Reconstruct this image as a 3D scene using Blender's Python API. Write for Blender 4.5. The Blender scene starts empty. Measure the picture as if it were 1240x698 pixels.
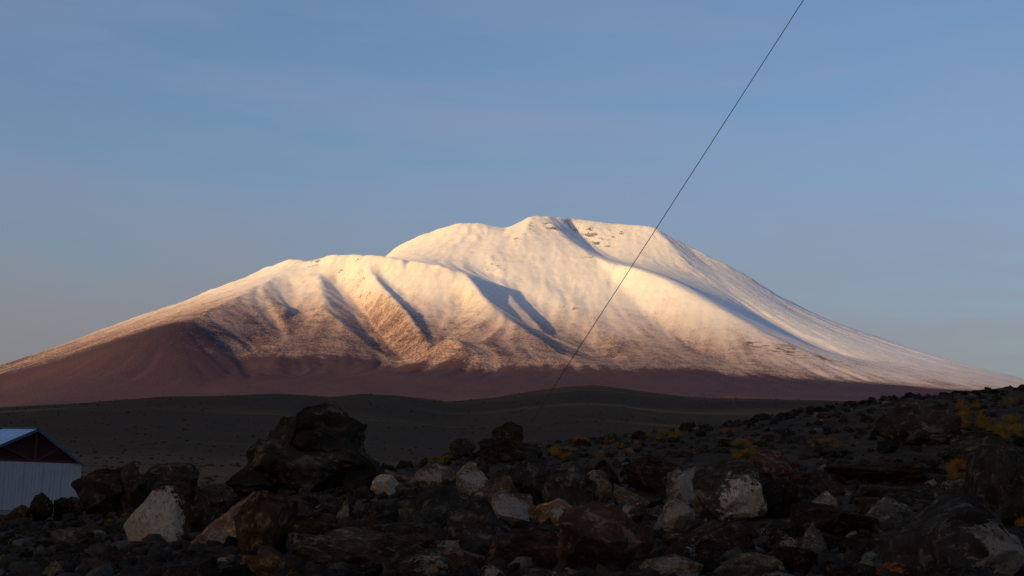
import bpy, bmesh, math, random
import numpy as np
from mathutils import Matrix, Vector

# ------------------------------------------------------------------ camera, sky, sun, exposure
SC = bpy.context.scene
COL = SC.collection
F = 1722.0                                   # focal length in photograph pixels (1240 wide)
PITCH = math.atan(211 / F)
ROLL = math.radians(2.5)
CAMROT = Matrix.Rotation(math.radians(90) + PITCH, 3, 'X') @ Matrix.Rotation(ROLL, 3, 'Z')
cam_data = bpy.data.cameras.new('camera')
cam_data.sensor_width = 36.0
cam_data.lens = 36.0 * F / 1240.0
cam_data.clip_start = 0.1
cam_data.clip_end = 120000
cam = bpy.data.objects.new('camera', cam_data)
COL.objects.link(cam)
cam.matrix_world = CAMROT.to_4x4()
SC.camera = cam

SUN_AZ = math.radians(225)                   # clockwise from the viewing direction: left and a little behind
SUN_EL = math.radians(6.4)
TO_SUN = Vector((math.sin(SUN_AZ) * math.cos(SUN_EL), math.cos(SUN_AZ) * math.cos(SUN_EL), math.sin(SUN_EL)))
sd = bpy.data.lights.new('sun', 'SUN')
sd.energy = 4.4
sd.angle = math.radians(0.55)
sd.color = (1.0, 0.60, 0.21)
sun = bpy.data.objects.new('sun', sd)
COL.objects.link(sun)
sun.rotation_euler = TO_SUN.to_track_quat('Z', 'Y').to_euler()

world = bpy.data.worlds.new('World')
SC.world = world
world.use_nodes = True
wt = world.node_tree
wt.nodes.clear()
w_out = wt.nodes.new('ShaderNodeOutputWorld')
w_bg = wt.nodes.new('ShaderNodeBackground')
w_sky = wt.nodes.new('ShaderNodeTexSky')
w_sky.sky_type = 'NISHITA'
w_sky.sun_disc = False
w_sky.sun_elevation = SUN_EL
w_sky.sun_rotation = SUN_AZ
w_sky.altitude = 0
w_sky.air_density = 1.0
w_sky.dust_density = 2.0
w_sky.ozone_density = 3.3
SKY_STRENGTH = 0.15
w_bg.inputs['Strength'].default_value = SKY_STRENGTH
# thin high cirrus: a faint pale veil broken into flat streaks, the same all round
w_tc = wt.nodes.new('ShaderNodeTexCoord')
w_map = wt.nodes.new('ShaderNodeMapping')
w_map.inputs['Scale'].default_value = (1.5, 1.5, 10.0)
w_map.inputs['Rotation'].default_value = (math.radians(4), math.radians(7), 0.0)
w_n = wt.nodes.new('ShaderNodeTexNoise')
w_n.inputs['Scale'].default_value = 1.6
w_n.inputs['Detail'].default_value = 6
w_n.inputs['Roughness'].default_value = 0.55
w_n.inputs['Distortion'].default_value = 0.4
w_r = wt.nodes.new('ShaderNodeMapRange')
w_r.inputs['From Min'].default_value = 0.40
w_r.inputs['From Max'].default_value = 0.72
w_r.inputs['To Min'].default_value = 0.09
w_r.inputs['To Max'].default_value = 0.34
# the veil is one thin layer: the flatter the sight line, the more of it lies in the way


def wmath(op, a, b=0.0):
    nd = wt.nodes.new('ShaderNodeMath'); nd.operation = op
    for i, v in enumerate((a, b)):
        if isinstance(v, bpy.types.NodeSocket): wt.links.new(v, nd.inputs[i])
        else: nd.inputs[i].default_value = v
    return nd.outputs[0]


w_mix = wt.nodes.new('ShaderNodeMix')
w_mix.data_type = 'RGBA'
# the veil is lit by the same sky: paler and greyer than the air above it
w_bw = wt.nodes.new('ShaderNodeRGBToBW')
wt.links.new(w_sky.outputs['Color'], w_bw.inputs[0])
w_grey = wt.nodes.new('ShaderNodeMix')
w_grey.data_type = 'RGBA'
w_grey.inputs['Factor'].default_value = 0.70
wt.links.new(w_sky.outputs['Color'], w_grey.inputs['A'])
wt.links.new(w_bw.outputs[0], w_grey.inputs['B'])
w_tint = wt.nodes.new('ShaderNodeMix')
w_tint.data_type = 'RGBA'
w_tint.inputs['Factor'].default_value = 0.70
w_tint.inputs['B'].default_value = (1.38, 1.52, 2.60, 1)
wt.links.new(w_grey.outputs['Result'], w_tint.inputs['A'])
wt.links.new(w_tint.outputs['Result'], w_mix.inputs['B'])
# dust thickens towards the horizon and turns the veil from blue to grey
w_low = wt.nodes.new('ShaderNodeMapRange')
w_low.inputs['From Min'].default_value = 0.06
w_low.inputs['From Max'].default_value = 0.24
w_low.interpolation_type = 'SMOOTHSTEP'
w_veil = wt.nodes.new('ShaderNodeMix')
w_veil.data_type = 'RGBA'
w_veil.inputs['A'].default_value = (1.30, 1.24, 1.42, 1)
w_veil.inputs['B'].default_value = (1.30, 1.64, 2.72, 1)
wt.links.new(w_low.outputs[0], w_veil.inputs['Factor'])
wt.links.new(w_veil.outputs['Result'], w_tint.inputs['B'])
L = wt.links.new
L(w_tc.outputs['Generated'], w_map.inputs['Vector'])
L(w_map.outputs['Vector'], w_n.inputs['Vector'])
L(w_n.outputs['Fac'], w_r.inputs['Value'])
w_sep = wt.nodes.new('ShaderNodeSeparateXYZ')
L(w_tc.outputs['Generated'], w_sep.inputs[0])
L(w_sep.outputs['Z'], w_low.inputs['Value'])
path = wmath('POWER', wmath('DIVIDE', 1.0, wmath('MAXIMUM', w_sep.outputs['Z'], 0.04)), 1.0)
L(wmath('SUBTRACT', 1.0, wmath('EXPONENT', wmath('MULTIPLY', wmath('MULTIPLY', path, w_r.outputs['Result']), -1.0))), w_mix.inputs['Factor'])
L(w_sky.outputs['Color'], w_mix.inputs['A'])
L(w_mix.outputs['Result'], w_bg.inputs['Color'])
L(w_bg.outputs['Background'], w_out.inputs['Surface'])

SC.view_settings.view_transform = 'Standard'
SC.view_settings.look = 'None'
SC.view_settings.gamma = 1.0
SC.view_settings.use_curve_mapping = False
SC.view_settings.exposure = 0.36
SC.cycles.max_bounces = 6
SC.cycles.use_denoising = True

# ------------------------------------------------------------------ helpers
RNG = np.random.default_rng(7)
random.seed(7)
PERM = np.random.default_rng(11).permutation(512).astype(np.int64)


def _h(ix, iy, iz=0):
    return PERM[(PERM[(PERM[ix & 511] + iy) & 511] + iz) & 511]


def noise2(x, y, seed=0):
    xi = np.floor(x).astype(np.int64); yi = np.floor(y).astype(np.int64)
    xf = x - xi; yf = y - yi
    u = xf * xf * xf * (xf * (xf * 6 - 15) + 10); v = yf * yf * yf * (yf * (yf * 6 - 15) + 10)
    def g(a, b, dx, dy):
        t = _h(a, b, seed) * (2 * math.pi / 512)
        return np.cos(t) * dx + np.sin(t) * dy
    n00 = g(xi, yi, xf, yf); n10 = g(xi + 1, yi, xf - 1, yf)
    n01 = g(xi, yi + 1, xf, yf - 1); n11 = g(xi + 1, yi + 1, xf - 1, yf - 1)
    a = n00 + u * (n10 - n00); b = n01 + u * (n11 - n01)
    return (a + v * (b - a)) * 1.45


def fbm2(x, y, octaves=5, seed=0, gain=0.5, ridged=False):
    s = np.zeros(np.broadcast(x, y).shape); a = 1.0; t = 0.0; f = 1.0
    for k in range(octaves):
        n = noise2(x * f + 17.3 * k, y * f - 9.1 * k, seed + k)
        s += a * ((1 - 2 * np.abs(n)) if ridged else n)
        t += a; a *= gain; f *= 2.03
    return s / t


def noise3(p, seed=0):
    i = np.floor(p).astype(np.int64); f = p - i
    u = f * f * f * (f * (f * 6 - 15) + 10)
    out = 0
    for dx in (0, 1):
        for dy in (0, 1):
            for dz in (0, 1):
                h = _h(i[:, 0] + dx, i[:, 1] + dy, i[:, 2] + dz + seed * 31)
                w = (np.where(dx, u[:, 0], 1 - u[:, 0]) * np.where(dy, u[:, 1], 1 - u[:, 1])
                     * np.where(dz, u[:, 2], 1 - u[:, 2]))
                out = out + w * (h / 255.5 - 1)
    return out


def sstep(a, b, x):
    t = np.clip((x - a) / (b - a), 0, 1)
    return t * t * (3 - 2 * t)


def ray(px, py):
    return CAMROT @ Vector(((px - 620) / F, (349 - py) / F, -1))


def P(px, py, Y):
    d = ray(px, py)
    return d * (Y / d.y)


def azel(px, py):
    d = ray(px, py)
    return math.atan2(d.x, d.y), d.z / math.hypot(d.x, d.y)


def link_mesh(name, verts, faces, mat=None, parent=None, smooth=True):
    me = bpy.data.meshes.new(name)
    me.from_pydata([tuple(v) for v in verts], [], [tuple(f) for f in faces])
    me.update()
    if smooth:
        me.polygons.foreach_set('use_smooth', [True] * len(me.polygons))
    if mat:
        me.materials.append(mat)
    o = bpy.data.objects.new(name, me)
    COL.objects.link(o)
    if parent:
        o.parent = parent
    return o


def grid_mesh(name, X, Y, Z, mat, wrap=False):
    nr, nc = X.shape
    me = bpy.data.meshes.new(name)
    co = np.stack([X, Y, Z], -1).reshape(-1, 3).astype(np.float32)
    idx = np.arange(nr * nc).reshape(nr, nc)
    if wrap:
        idx = np.concatenate([idx, idx[:, :1]], 1)
    q = np.stack([idx[:-1, :-1], idx[:-1, 1:], idx[1:, 1:], idx[1:, :-1]], -1).reshape(-1, 4)
    me.vertices.add(len(co)); me.vertices.foreach_set('co', co.ravel())
    me.loops.add(q.size); me.loops.foreach_set('vertex_index', q.ravel().astype(np.int32))
    me.polygons.add(len(q)); me.polygons.foreach_set('loop_start', np.arange(0, q.size, 4, dtype=np.int32))
    me.polygons.foreach_set('use_smooth', np.ones(len(q), dtype=bool))
    me.update(calc_edges=True)
    me.validate()
    me.materials.append(mat)
    o = bpy.data.objects.new(name, me)
    COL.objects.link(o)
    return o


def add_attr(o, name, vals):
    a = o.data.attributes.new(name, 'FLOAT', 'POINT')
    a.data.foreach_set('value', np.asarray(vals, dtype=np.float32).ravel())


def tag(o, label=None, cat=None, group=None, kind=None):
    if label: o['label'] = label
    if cat: o['category'] = cat
    if group: o['group'] = group
    if kind: o['kind'] = kind
    return o


class NT:
    """small node-tree builder"""
    def __init__(self, name):
        self.m = bpy.data.materials.new(name)
        self.m.use_nodes = True
        self.t = self.m.node_tree
        self.t.nodes.clear()
        self.out = self.t.nodes.new('ShaderNodeOutputMaterial')
        self.b = self.t.nodes.new('ShaderNodeBsdfPrincipled')
        self.t.links.new(self.b.outputs[0], self.out.inputs[0])
        self.b.inputs['Roughness'].default_value = 0.9
        self.b.inputs['Specular IOR Level'].default_value = 0.03

    def n(self, kind, **kw):
        nd = self.t.nodes.new(kind)
        for k, v in kw.items():
            setattr(nd, k, v)
        return nd

    def l(self, a, b):
        self.t.links.new(a, b)

    def val(self, sock, v):
        if hasattr(v, 'is_linked') or isinstance(v, bpy.types.NodeSocket):
            self.l(v, sock)
        else:
            sock.default_value = v

    def coord(self, which='Object'):
        return self.n('ShaderNodeTexCoord').outputs[which]

    def noise(self, vec, scale, detail=5, rough=0.55, dist=0.0, vscale=None):
        if vscale:
            mp = self.n('ShaderNodeMapping')
            mp.inputs['Scale'].default_value = vscale
            self.l(vec, mp.inputs['Vector']); vec = mp.outputs[0]
        nd = self.n('ShaderNodeTexNoise')
        self.l(vec, nd.inputs['Vector'])
        nd.inputs['Scale'].default_value = scale
        nd.inputs['Detail'].default_value = detail
        nd.inputs['Roughness'].default_value = rough
        nd.inputs['Distortion'].default_value = dist
        return nd.outputs['Fac']

    def rng(self, v, a, b, c=0.0, d=1.0, smooth=True):
        nd = self.n('ShaderNodeMapRange')
        nd.interpolation_type = 'SMOOTHSTEP' if smooth else 'LINEAR'
        self.val(nd.inputs['Value'], v)
        for k, x in zip(('From Min', 'From Max', 'To Min', 'To Max'), (a, b, c, d)):
            self.val(nd.inputs[k], x)
        return nd.outputs[0]

    def math(self, op, a, b=0.0, c=None, clamp=False):
        nd = self.n('ShaderNodeMath', operation=op, use_clamp=clamp)
        self.val(nd.inputs[0], a); self.val(nd.inputs[1], b)
        if c is not None: self.val(nd.inputs[2], c)
        return nd.outputs[0]

    def mix(self, f, a, b):
        nd = self.n('ShaderNodeMix', data_type='RGBA')
        self.val(nd.inputs['Factor'], f)
        self.val(nd.inputs['A'], a if not isinstance(a, tuple) else (*a, 1))
        self.val(nd.inputs['B'], b if not isinstance(b, tuple) else (*b, 1))
        return nd.outputs['Result']

    def attr(self, name, kind='GEOMETRY', out='Fac'):
        nd = self.n('ShaderNodeAttribute', attribute_type=kind, attribute_name=name)
        return nd.outputs[out]

    def bump(self, h, strength, dist, normal=None):
        nd = self.n('ShaderNodeBump')
        nd.inputs['Strength'].default_value = strength
        nd.inputs['Distance'].default_value = dist
        self.l(h, nd.inputs['Height'])
        if normal is not None: self.l(normal, nd.inputs['Normal'])
        return nd.outputs[0]

    def color(self, c):
        self.val(self.b.inputs['Base Color'], c if not isinstance(c, tuple) else (*c, 1))

    def normal(self, s):
        self.l(s, self.b.inputs['Normal'])


# ------------------------------------------------------------------ mountain
GX0, GX1, GY0, GY1 = -7200.0, 7200.0, 5000.0, 13800.0


def poly3(pts):
    """(px, py, Y) control points; a missing Y is interpolated"""
    ys = [p[2] if len(p) > 2 else None for p in pts]
    known = [i for i, v in enumerate(ys) if v is not None]
    full = np.interp(range(len(pts)), known, [ys[i] for i in known])
    return np.array([P(p[0], p[1], y) for p, y in zip(pts, full)])


RIDGES = [
    # left summit: skyline from the far left foot to the shoulder above the ravine
    [(-420, 545, 10900), (-200, 508, 10900), (-60, 468, 10850), (0, 446), (41, 430), (82, 417), (126, 399), (176, 381), (220, 368),
     (274, 345), (296, 338), (318, 327), (351, 315, 10600), (373, 318, 10500), (401, 309), (433, 309), (463, 311),
     (499, 317), (530, 322), (565, 333, 10150)],
    # ridges that run down from it towards the plain
    [(565, 333, 10150), (571, 341, 10020), (584, 359, 9780), (612, 385, 9400), (637, 401, 9120), (665, 418, 8800), (690, 436, 8500)],
    [(378, 316, 10480), (386, 335, 10250), (391, 352, 9980), (397, 376, 9620), (425, 402, 9220), (455, 425, 8850), (485, 441, 8500)],
    [(433, 309, 10430), (447, 328, 10200), (461, 348, 9920), (480, 366, 9650), (495, 383, 9350), (508, 401, 9020), (516, 415, 8750)],
    [(587, 338, 10800), (605, 346, 10500), (620, 360, 10180), (640, 380, 9780), (655, 397, 9450)],
    # low red foothills
    [(340, 333, 10300), (300, 354, 9850), (265, 371, 9350), (240, 381, 8900), (205, 393, 8300), (150, 412, 8150), (100, 432, 8050),
     (40, 458, 7900), (0, 473, 7800), (-80, 496, 7600)],
    [(352, 372, 9600), (330, 398, 9150), (310, 420, 8650), (285, 442, 8200), (262, 462, 7650), (245, 478, 7150)],
    [(524, 420, 8550), (540, 410, 8600), (552, 411, 8550), (566, 425, 8350)],
    # main summit skyline
    [(380, 385, 12000), (430, 345, 11900), (470, 309, 11800), (486, 296), (515, 283), (556, 271), (578, 270), (612, 277, 11900),
     (630, 268, 11950), (647, 261, 12000), (660, 262, 12020), (694, 264, 12300), (735, 270, 12400), (789, 274, 12350),
     (820, 291), (883, 322, 12250), (910, 337), (941, 357), (998, 387, 12200), (1027, 397), (1067, 409), (1105, 426),
     (1146, 437), (1194, 450), (1231, 460, 12200), (1300, 476, 12200), (1420, 500, 12200)],
    # the long ridge from the summit to the lower right
    [(656, 263, 12000), (672, 275, 11850), (683, 287, 11700), (700, 299, 11500), (720, 311, 11280), (740, 320, 11080),
     (767, 324, 10900), (802, 336, 10700), (846, 360, 10400), (884, 380, 10150), (924, 402, 9900), (960, 420, 9600), (1010, 441, 9300)],
    [(612, 277, 11900), (606, 292, 11500), (596, 312, 11100), (587, 338, 10800)],
    [(643, 263, 11960), (632, 290, 11500), (640, 318, 11100), (662, 345, 10700), (684, 378, 10150), (700, 402, 9700), (716, 424, 9200), (730, 442, 8800)],
    [(720, 311, 11280), (745, 345, 10800), (785, 385, 10200), (812, 405, 9800), (838, 424, 9400), (870, 440, 9000)],
    # ribs of the right flank
    [(789, 274, 12350), (812, 296, 12050), (830, 318, 11750), (842, 336, 11500)],
    [(835, 300, 12300), (866, 332, 11850), (905, 364, 11400), (950, 392, 11000), (1000, 416, 10600), (1050, 436, 10200)],
    [(915, 341, 12250), (960, 376, 11750), (1020, 404, 11300), (1080, 428, 10800), (1140, 446, 10400)],
]
VALLEYS = [
    [(600, 352, 10370), (612, 367, 10070), (640, 392, 9600), (664, 413, 9200), (690, 440, 8370)],
    [(632, 362, 10500), (650, 388, 9950), (668, 410, 9500)],
    [(408, 347, 10240), (428, 371, 10030), (443, 390, 9780), (454, 408, 9450), (469, 426, 9080), (494, 445, 8420)],
    [(462, 335, 10190), (480, 356, 9990), (497, 376, 9700), (511, 395, 9360), (524, 411, 9000)],
    [(560, 372, 9880), (548, 395, 9380), (535, 420, 8800)],
    [(350, 350, 10130), (362, 390, 9430), (350, 415, 8800), (330, 440, 8180)],
    [(694, 277, 12230), (716, 301, 11930), (742, 316, 11560), (780, 326, 10980), (820, 341, 10710), (860, 364, 10420),
     (900, 387, 10160), (940, 409, 9900), (990, 430, 9600)],
    [(690, 350, 10720), (702, 378, 10170), (727, 403, 9670), (750, 424, 9170), (768, 440, 8640)],
    [(884, 355, 11450), (925, 388, 11000), (975, 416, 10550), (1030, 438, 10100)],
    [(150, 406, 9350), (100, 424, 9300), (50, 444, 9250), (0, 461, 9200), (-80, 488, 9150), (-260, 525, 9100)],
    # foot of the slope, where the apron of gravel begins
    [(-300, 505, 7400), (-60, 500, 7200), (80, 486, 7000), (240, 480, 7000)],
    [(285, 458, 7950), (400, 452, 8150), (560, 449, 8100), (700, 452, 8150), (800, 452, 8250), (900, 456, 8400), (1000, 460, 8600),
     (1100, 466, 8800), (1240, 478, 9000), (1500, 505, 9200)],
    [(-500, 520, 6000), (0, 498, 6000), (300, 494, 6100), (543, 490, 6200), (700, 490, 6200), (850, 484, 6300), (1000, 485, 6400),
     (1240, 498, 6500), (1700, 520, 6500)],
]


def raster(lines, dx, nx, ny, fixed, val):
    for ln in lines:
        p = poly3(ln)
        for a, b in zip(p[:-1], p[1:]):
            n = max(2, int(np.hypot(*(b - a)[:2]) / (dx * 0.5)))
            for t in np.linspace(0, 1, n):
                q = a + (b - a) * t
                i = int(round((q[1] - GY0) / dx)); j = int(round((q[0] - GX0) / dx))
                if 0 <= i < ny and 0 <= j < nx:
                    if not fixed[i, j] or q[2] > val[i, j]:
                        val[i, j] = q[2]
                    fixed[i, j] = True


def resize(a, ny, nx):
    yi = np.linspace(0, a.shape[0] - 1, ny); xi = np.linspace(0, a.shape[1] - 1, nx)
    y0 = np.minimum(yi.astype(int), a.shape[0] - 2); x0 = np.minimum(xi.astype(int), a.shape[1] - 2)
    fy = (yi - y0)[:, None]; fx = (xi - x0)[None]
    return ((a[y0][:, x0] * (1 - fx) + a[y0][:, x0 + 1] * fx) * (1 - fy)
            + (a[y0 + 1][:, x0] * (1 - fx) + a[y0 + 1][:, x0 + 1] * fx) * fy)


def blur(a, n):
    for _ in range(n):
        p = np.pad(a, 1, mode='edge')
        a = (p[:-2, 1:-1] + p[2:, 1:-1] + p[1:-1, :-2] + p[1:-1, 2:] + 4 * p[1:-1, 1:-1]) / 8
    return a


def erode(h, dx, drops, steps, seed, cap=2.2, rate=0.35):
    """many droplets at once; each cuts where it gathers speed and drops what it carries where it slows"""
    rg = np.random.default_rng(seed)
    ny, nx = h.shape
    y = rg.uniform(2, ny - 4, drops); x = rg.uniform(2, nx - 4, drops)
    keep = h[y.astype(int), x.astype(int)] > 520
    y, x = y[keep], x[keep]
    vy = np.zeros_like(y); vx = np.zeros_like(x); sed = np.zeros_like(x); wat = np.ones_like(x)
    for s in range(steps):
        iy = y.astype(int); ix = x.astype(int); fy = y - iy; fx = x - ix
        a = h[iy, ix]; b = h[iy, ix + 1]; c = h[iy + 1, ix]; d = h[iy + 1, ix + 1]
        gx = (b - a) * (1 - fy) + (d - c) * fy; gy = (c - a) * (1 - fx) + (d - b) * fx
        z0 = a * (1 - fx) * (1 - fy) + b * fx * (1 - fy) + c * (1 - fx) * fy + d * fx * fy
        vx = vx * 0.25 - gx * 0.75; vy = vy * 0.25 - gy * 0.75
        m = np.hypot(vx, vy) + 1e-6
        nxp = np.clip(x + vx / m, 1, nx - 3); nyp = np.clip(y + vy / m, 1, ny - 3)
        jy = nyp.astype(int); jx = nxp.astype(int); hy = nyp - jy; hx = nxp - jx
        z1 = (h[jy, jx] * (1 - hx) * (1 - hy) + h[jy, jx + 1] * hx * (1 - hy)
              + h[jy + 1, jx] * (1 - hx) * hy + h[jy + 1, jx + 1] * hx * hy)
        dz = z1 - z0
        capa = np.maximum(-dz / dx, 0.02) * cap * wat
        diff = np.where(dz > 0, np.minimum(dz, sed), np.where(sed > capa, (sed - capa) * 0.3, -np.minimum((capa - sed) * rate, np.maximum(-dz, 0))))
        sed = sed - diff
        flat = np.bincount(iy * nx + ix, diff * (1 - fx) * (1 - fy), ny * nx)
        flat += np.bincount(iy * nx + ix + 1, diff * fx * (1 - fy), ny * nx)
        flat += np.bincount((iy + 1) * nx + ix, diff * (1 - fx) * fy, ny * nx)
        flat += np.bincount((iy + 1) * nx + ix + 1, diff * fx * fy, ny * nx)
        h = h + np.clip(flat, -3.0, 3.0).reshape(ny, nx)
        x, y = nxp, nyp; wat *= 0.985
    return h


def build_heights():
    h = None
    for dx in (400, 200, 100, 50, 25):
        nx = int((GX1 - GX0) / dx) + 1; ny = int((GY1 - GY0) / dx) + 1
        fixed = np.zeros((ny, nx), bool); val = np.zeros((ny, nx))
        raster(VALLEYS, dx, nx, ny, fixed, val)
        raster(RIDGES, dx, nx, ny, fixed, val)
        fixed[0] = True; val[0] = 60
        fixed[-1] = True; val[-1] = np.interp(np.linspace(GX0, GX1, nx), [-7200, -3000, 0, 2500, 7200], [150, 500, 1150, 800, 150])
        fixed[:, 0] = True; val[:, 0] = 150
        fixed[:, -1] = True; val[:, -1] = 150
        h = np.where(fixed, val, np.full((ny, nx), 500.0) if h is None else resize(h, ny, nx))
        for _ in range(400 if dx > 100 else 160 if dx > 30 else 60):
            p = np.pad(h, 1, mode='edge')
            r = (p[:-2, 1:-1] + p[2:, 1:-1] + p[1:-1, :-2] + p[1:-1, 2:]) / 4
            h = np.where(fixed, val, r)
    dx = 16.0
    nx = int((GX1 - GX0) / dx) + 1; ny = int((GY1 - GY0) / dx) + 1
    h = blur(resize(h, ny, nx), 1)
    X, Y = np.meshgrid(GX0 + np.arange(nx) * dx, GY0 + np.arange(ny) * dx)
    hi = sstep(450, 1000, h)
    wx = X + 120 * fbm2(X / 600, Y / 600, 3, 3); wy = Y + 120 * fbm2(X / 600, Y / 600, 3, 9)
    h = h + hi * (1 - 0.65 * sstep(-450, 250, X)) * (9 * fbm2(wx / 420, wy / 420, 5, 21, 0.55, True) + 7 * fbm2(wx / 170, wy / 170, 4, 31, 0.55, True) + 4 * fbm2(X / 70, Y / 70, 3, 40))
    h = h + 6 * (1 - hi) * fbm2(X / 500, Y / 500, 4, 60)
    h = erode(h, dx, 190000, 60, 1, cap=9.0, rate=0.5)
    h = erode(h, dx, 110000, 45, 2, cap=6.0, rate=0.5)
    k = sstep(0, 1, fbm2(X / 900, Y / 900, 2, 88) * .5 + .5)
    h = h * (1 - k) + blur(h, 1) * k
    # relief smoothed to weaken cast shadows: a low saddle among the foothills, some troughs
    soft = blur(h, 160)
    softer = blur(h, 30)
    def near(px, py, Yd, rx, ry):
        c = P(px, py, Yd)
        return np.exp(-(((X - c.x) / rx) ** 2 + ((Y - c.y) / ry) ** 2))
    w1 = np.clip(1.3 * near(232, 418, 8450, 420, 650), 0, 1)
    h = h * (1 - w1) + soft * w1
    w2 = np.clip(0.6 * near(625, 378, 9800, 260, 500) + 0.75 * near(860, 364, 10450, 420, 420) + 0.75 * near(930, 404, 10000, 420, 420) + 0.3 * near(800, 333, 10900, 300, 300), 0, .8)
    h = h * (1 - w2) + softer * w2
    # rills: noise smeared along the fall line
    hb = blur(h, 14)
    gy, gx = np.gradient(hb)
    m = np.hypot(gx, gy) + 1e-4
    gx /= m; gy /= m
    src = fbm2(X / 85, Y / 85, 2, 301) + 0.6 * fbm2(X / 210, Y / 210, 2, 311)
    acc = np.zeros_like(h); J, I = np.meshgrid(np.arange(nx, dtype=float), np.arange(ny, dtype=float))
    for sg in (1.0, -1.0):
        jx, iy = J.copy(), I.copy()
        for k in range(17):
            a = np.clip(iy, 0, ny - 1).astype(int); b = np.clip(jx, 0, nx - 1).astype(int)
            acc += src[a, b]
            jx += sg * 1.4 * gx[a, b]; iy += sg * 1.4 * gy[a, b]
    acc /= acc.std()
    rill = np.clip(acc, -2.2, 2.2) * sstep(0.04, 0.3, m / 16.0)
    amp = 1.2 + 2.8 * sstep(-.2, .4, fbm2(X / 1100, Y / 1100, 2, 321))
    amp = amp * (1 - 0.5 * sstep(-200, 500, X)) * (1 + 0.9 * sstep(750, 450, h))
    h = h + amp * (rill - 0.35 * np.abs(rill)) * sstep(230, 600, h)
    global RILL
    RILL = rill
    return X, Y, h


MX, MY, MH = build_heights()
print('mountain', MX.shape)


def mountain_material():
    m = NT('mountain_snow_and_rock')
    geo = m.n('ShaderNodeNewGeometry')
    pos = geo.outputs['Position']
    snow = m.attr('snow'); outcrop = m.attr('outcrop'); straw = m.attr('straw')
    big = m.noise(pos, 0.0022, 6, 0.6)
    mid = m.noise(pos, 0.010, 6, 0.65, 0.5)
    fine = m.noise(pos, 0.075, 5, 0.74, 0.9, (1, 0.8, 0.6))
    speck = m.math('ADD', m.math('MULTIPLY', fine, 0.72), m.math('MULTIPLY', mid, 0.28))
    speck = m.math('SUBTRACT', speck, m.math('MULTIPLY', m.attr('rill'), 0.022))
    # snow lies where coverage beats the roughness of the ground
    thr = m.math('SUBTRACT', 1.0, snow)
    cover = m.rng(m.math('SUBTRACT', speck, m.math('MULTIPLY_ADD', thr, 0.40, 0.27)), -0.12, 0.15)
    oc = m.rng(m.math('ADD', m.math('MULTIPLY', speck, 2.0), m.math('MULTIPLY', outcrop, 0.66)), 1.27, 1.50)
    cover = m.math('MULTIPLY', cover, m.math('SUBTRACT', 1.0, m.math('MULTIPLY', oc, 0.8)), clamp=True)
    rock = m.mix(m.rng(big, 0.35, 0.65), (0.078, 0.048, 0.062), (0.058, 0.041, 0.062))
    rock = m.mix(m.rng(fine, 0.35, 0.7), rock, (0.086, 0.056, 0.070))
    rock = m.mix(m.rng(m.math('MULTIPLY', straw, m.math('ADD', m.math('MULTIPLY_ADD', mid, 2.2, -1.1), m.math('MULTIPLY_ADD', fine, 1.2, 0.0))), 0.35, 0.75), rock, (0.14, 0.076, 0.042))
    snowc = m.mix(m.rng(mid, 0.3, 0.7), (0.82, 0.80, 0.78), (0.90, 0.89, 0.87))
    dirty_sun_reddened = m.mix(m.rng(snow, 0.42, 1.12), (0.52, 0.37, 0.31), snowc)  # soil-mixed low snow; its peach also paints in sunlight reddened lower down
    m.color(m.mix(cover, rock, dirty_sun_reddened))
    m.b.inputs['Roughness'].default_value = 0.85
    h = m.math('ADD', fine, m.math('MULTIPLY', mid, 0.35))
    m.normal(m.bump(h, 0.5, 8.0))
    return m.m


def mountain():
    o = grid_mesh('mountain', MX, MY, MH, mountain_material())
    gy, gx = np.gradient(MH, 16.0)
    slope = np.hypot(gx, gy)
    nz = fbm2(MX / 700, MY / 700, 4, 77)
    nz2 = fbm2(MX / 120, MY / 120, 4, 97)
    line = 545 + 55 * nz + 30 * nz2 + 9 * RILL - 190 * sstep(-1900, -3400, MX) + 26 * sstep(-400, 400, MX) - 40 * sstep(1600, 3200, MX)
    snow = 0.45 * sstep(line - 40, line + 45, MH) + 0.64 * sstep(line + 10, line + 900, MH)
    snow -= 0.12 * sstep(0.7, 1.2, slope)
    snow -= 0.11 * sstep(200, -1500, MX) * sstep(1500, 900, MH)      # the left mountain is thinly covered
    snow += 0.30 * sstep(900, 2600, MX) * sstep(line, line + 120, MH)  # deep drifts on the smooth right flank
    snow -= 0.5 * np.exp(-(((MX + 2150) / 420) ** 2 + ((MY - 8250) / 420) ** 2))
    oc = np.zeros_like(MH)
    for px, py, Y, r, a in [(625, 290, 11500, 120, .75), (648, 278, 11750, 110, .8), (668, 277, 11850, 90, 1.), (690, 272, 12150, 110, .9),
                            (715, 285, 12150, 100, .95), (735, 300, 11950, 110, .95), (745, 285, 12200, 110, .9), (725, 296, 12000, 90, .9),
                            (715, 314, 11300, 110, .75), (600, 327, 10950, 170, .6), (690, 372, 10200, 120, .7), (380, 318, 10450, 90, .8),
                            (915, 440, 9550, 160, .9), (950, 446, 9450, 200, .95), (1000, 449, 9400, 200, .85), (1040, 449, 9500, 180, .7), (270, 378, 9250, 260, .55)]:
        c = P(px, py, Y)
        oc = np.maximum(oc, a * np.exp(-((MX - c.x) ** 2 + ((MY - c.y) * 0.7) ** 2) / (r * r)))
    oc = np.maximum(oc, 0.55 * sstep(0.85, 1.4, slope))
    oc = oc * sstep(-.25, .30, fbm2(MX / 75, MY / 55, 3, 131) + 0.15 * RILL)
    st = sstep(6750, 6450, MY + 350 * nz) * np.maximum(sstep(350, 800, MX), 0.72 * np.exp(-((MX + 230) / 170) ** 2))
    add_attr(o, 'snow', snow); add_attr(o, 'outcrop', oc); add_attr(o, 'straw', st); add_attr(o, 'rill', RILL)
    tag(o, 'broad snow-covered volcano with bare reddish-brown foot slopes', 'mountain', kind='structure')


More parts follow.
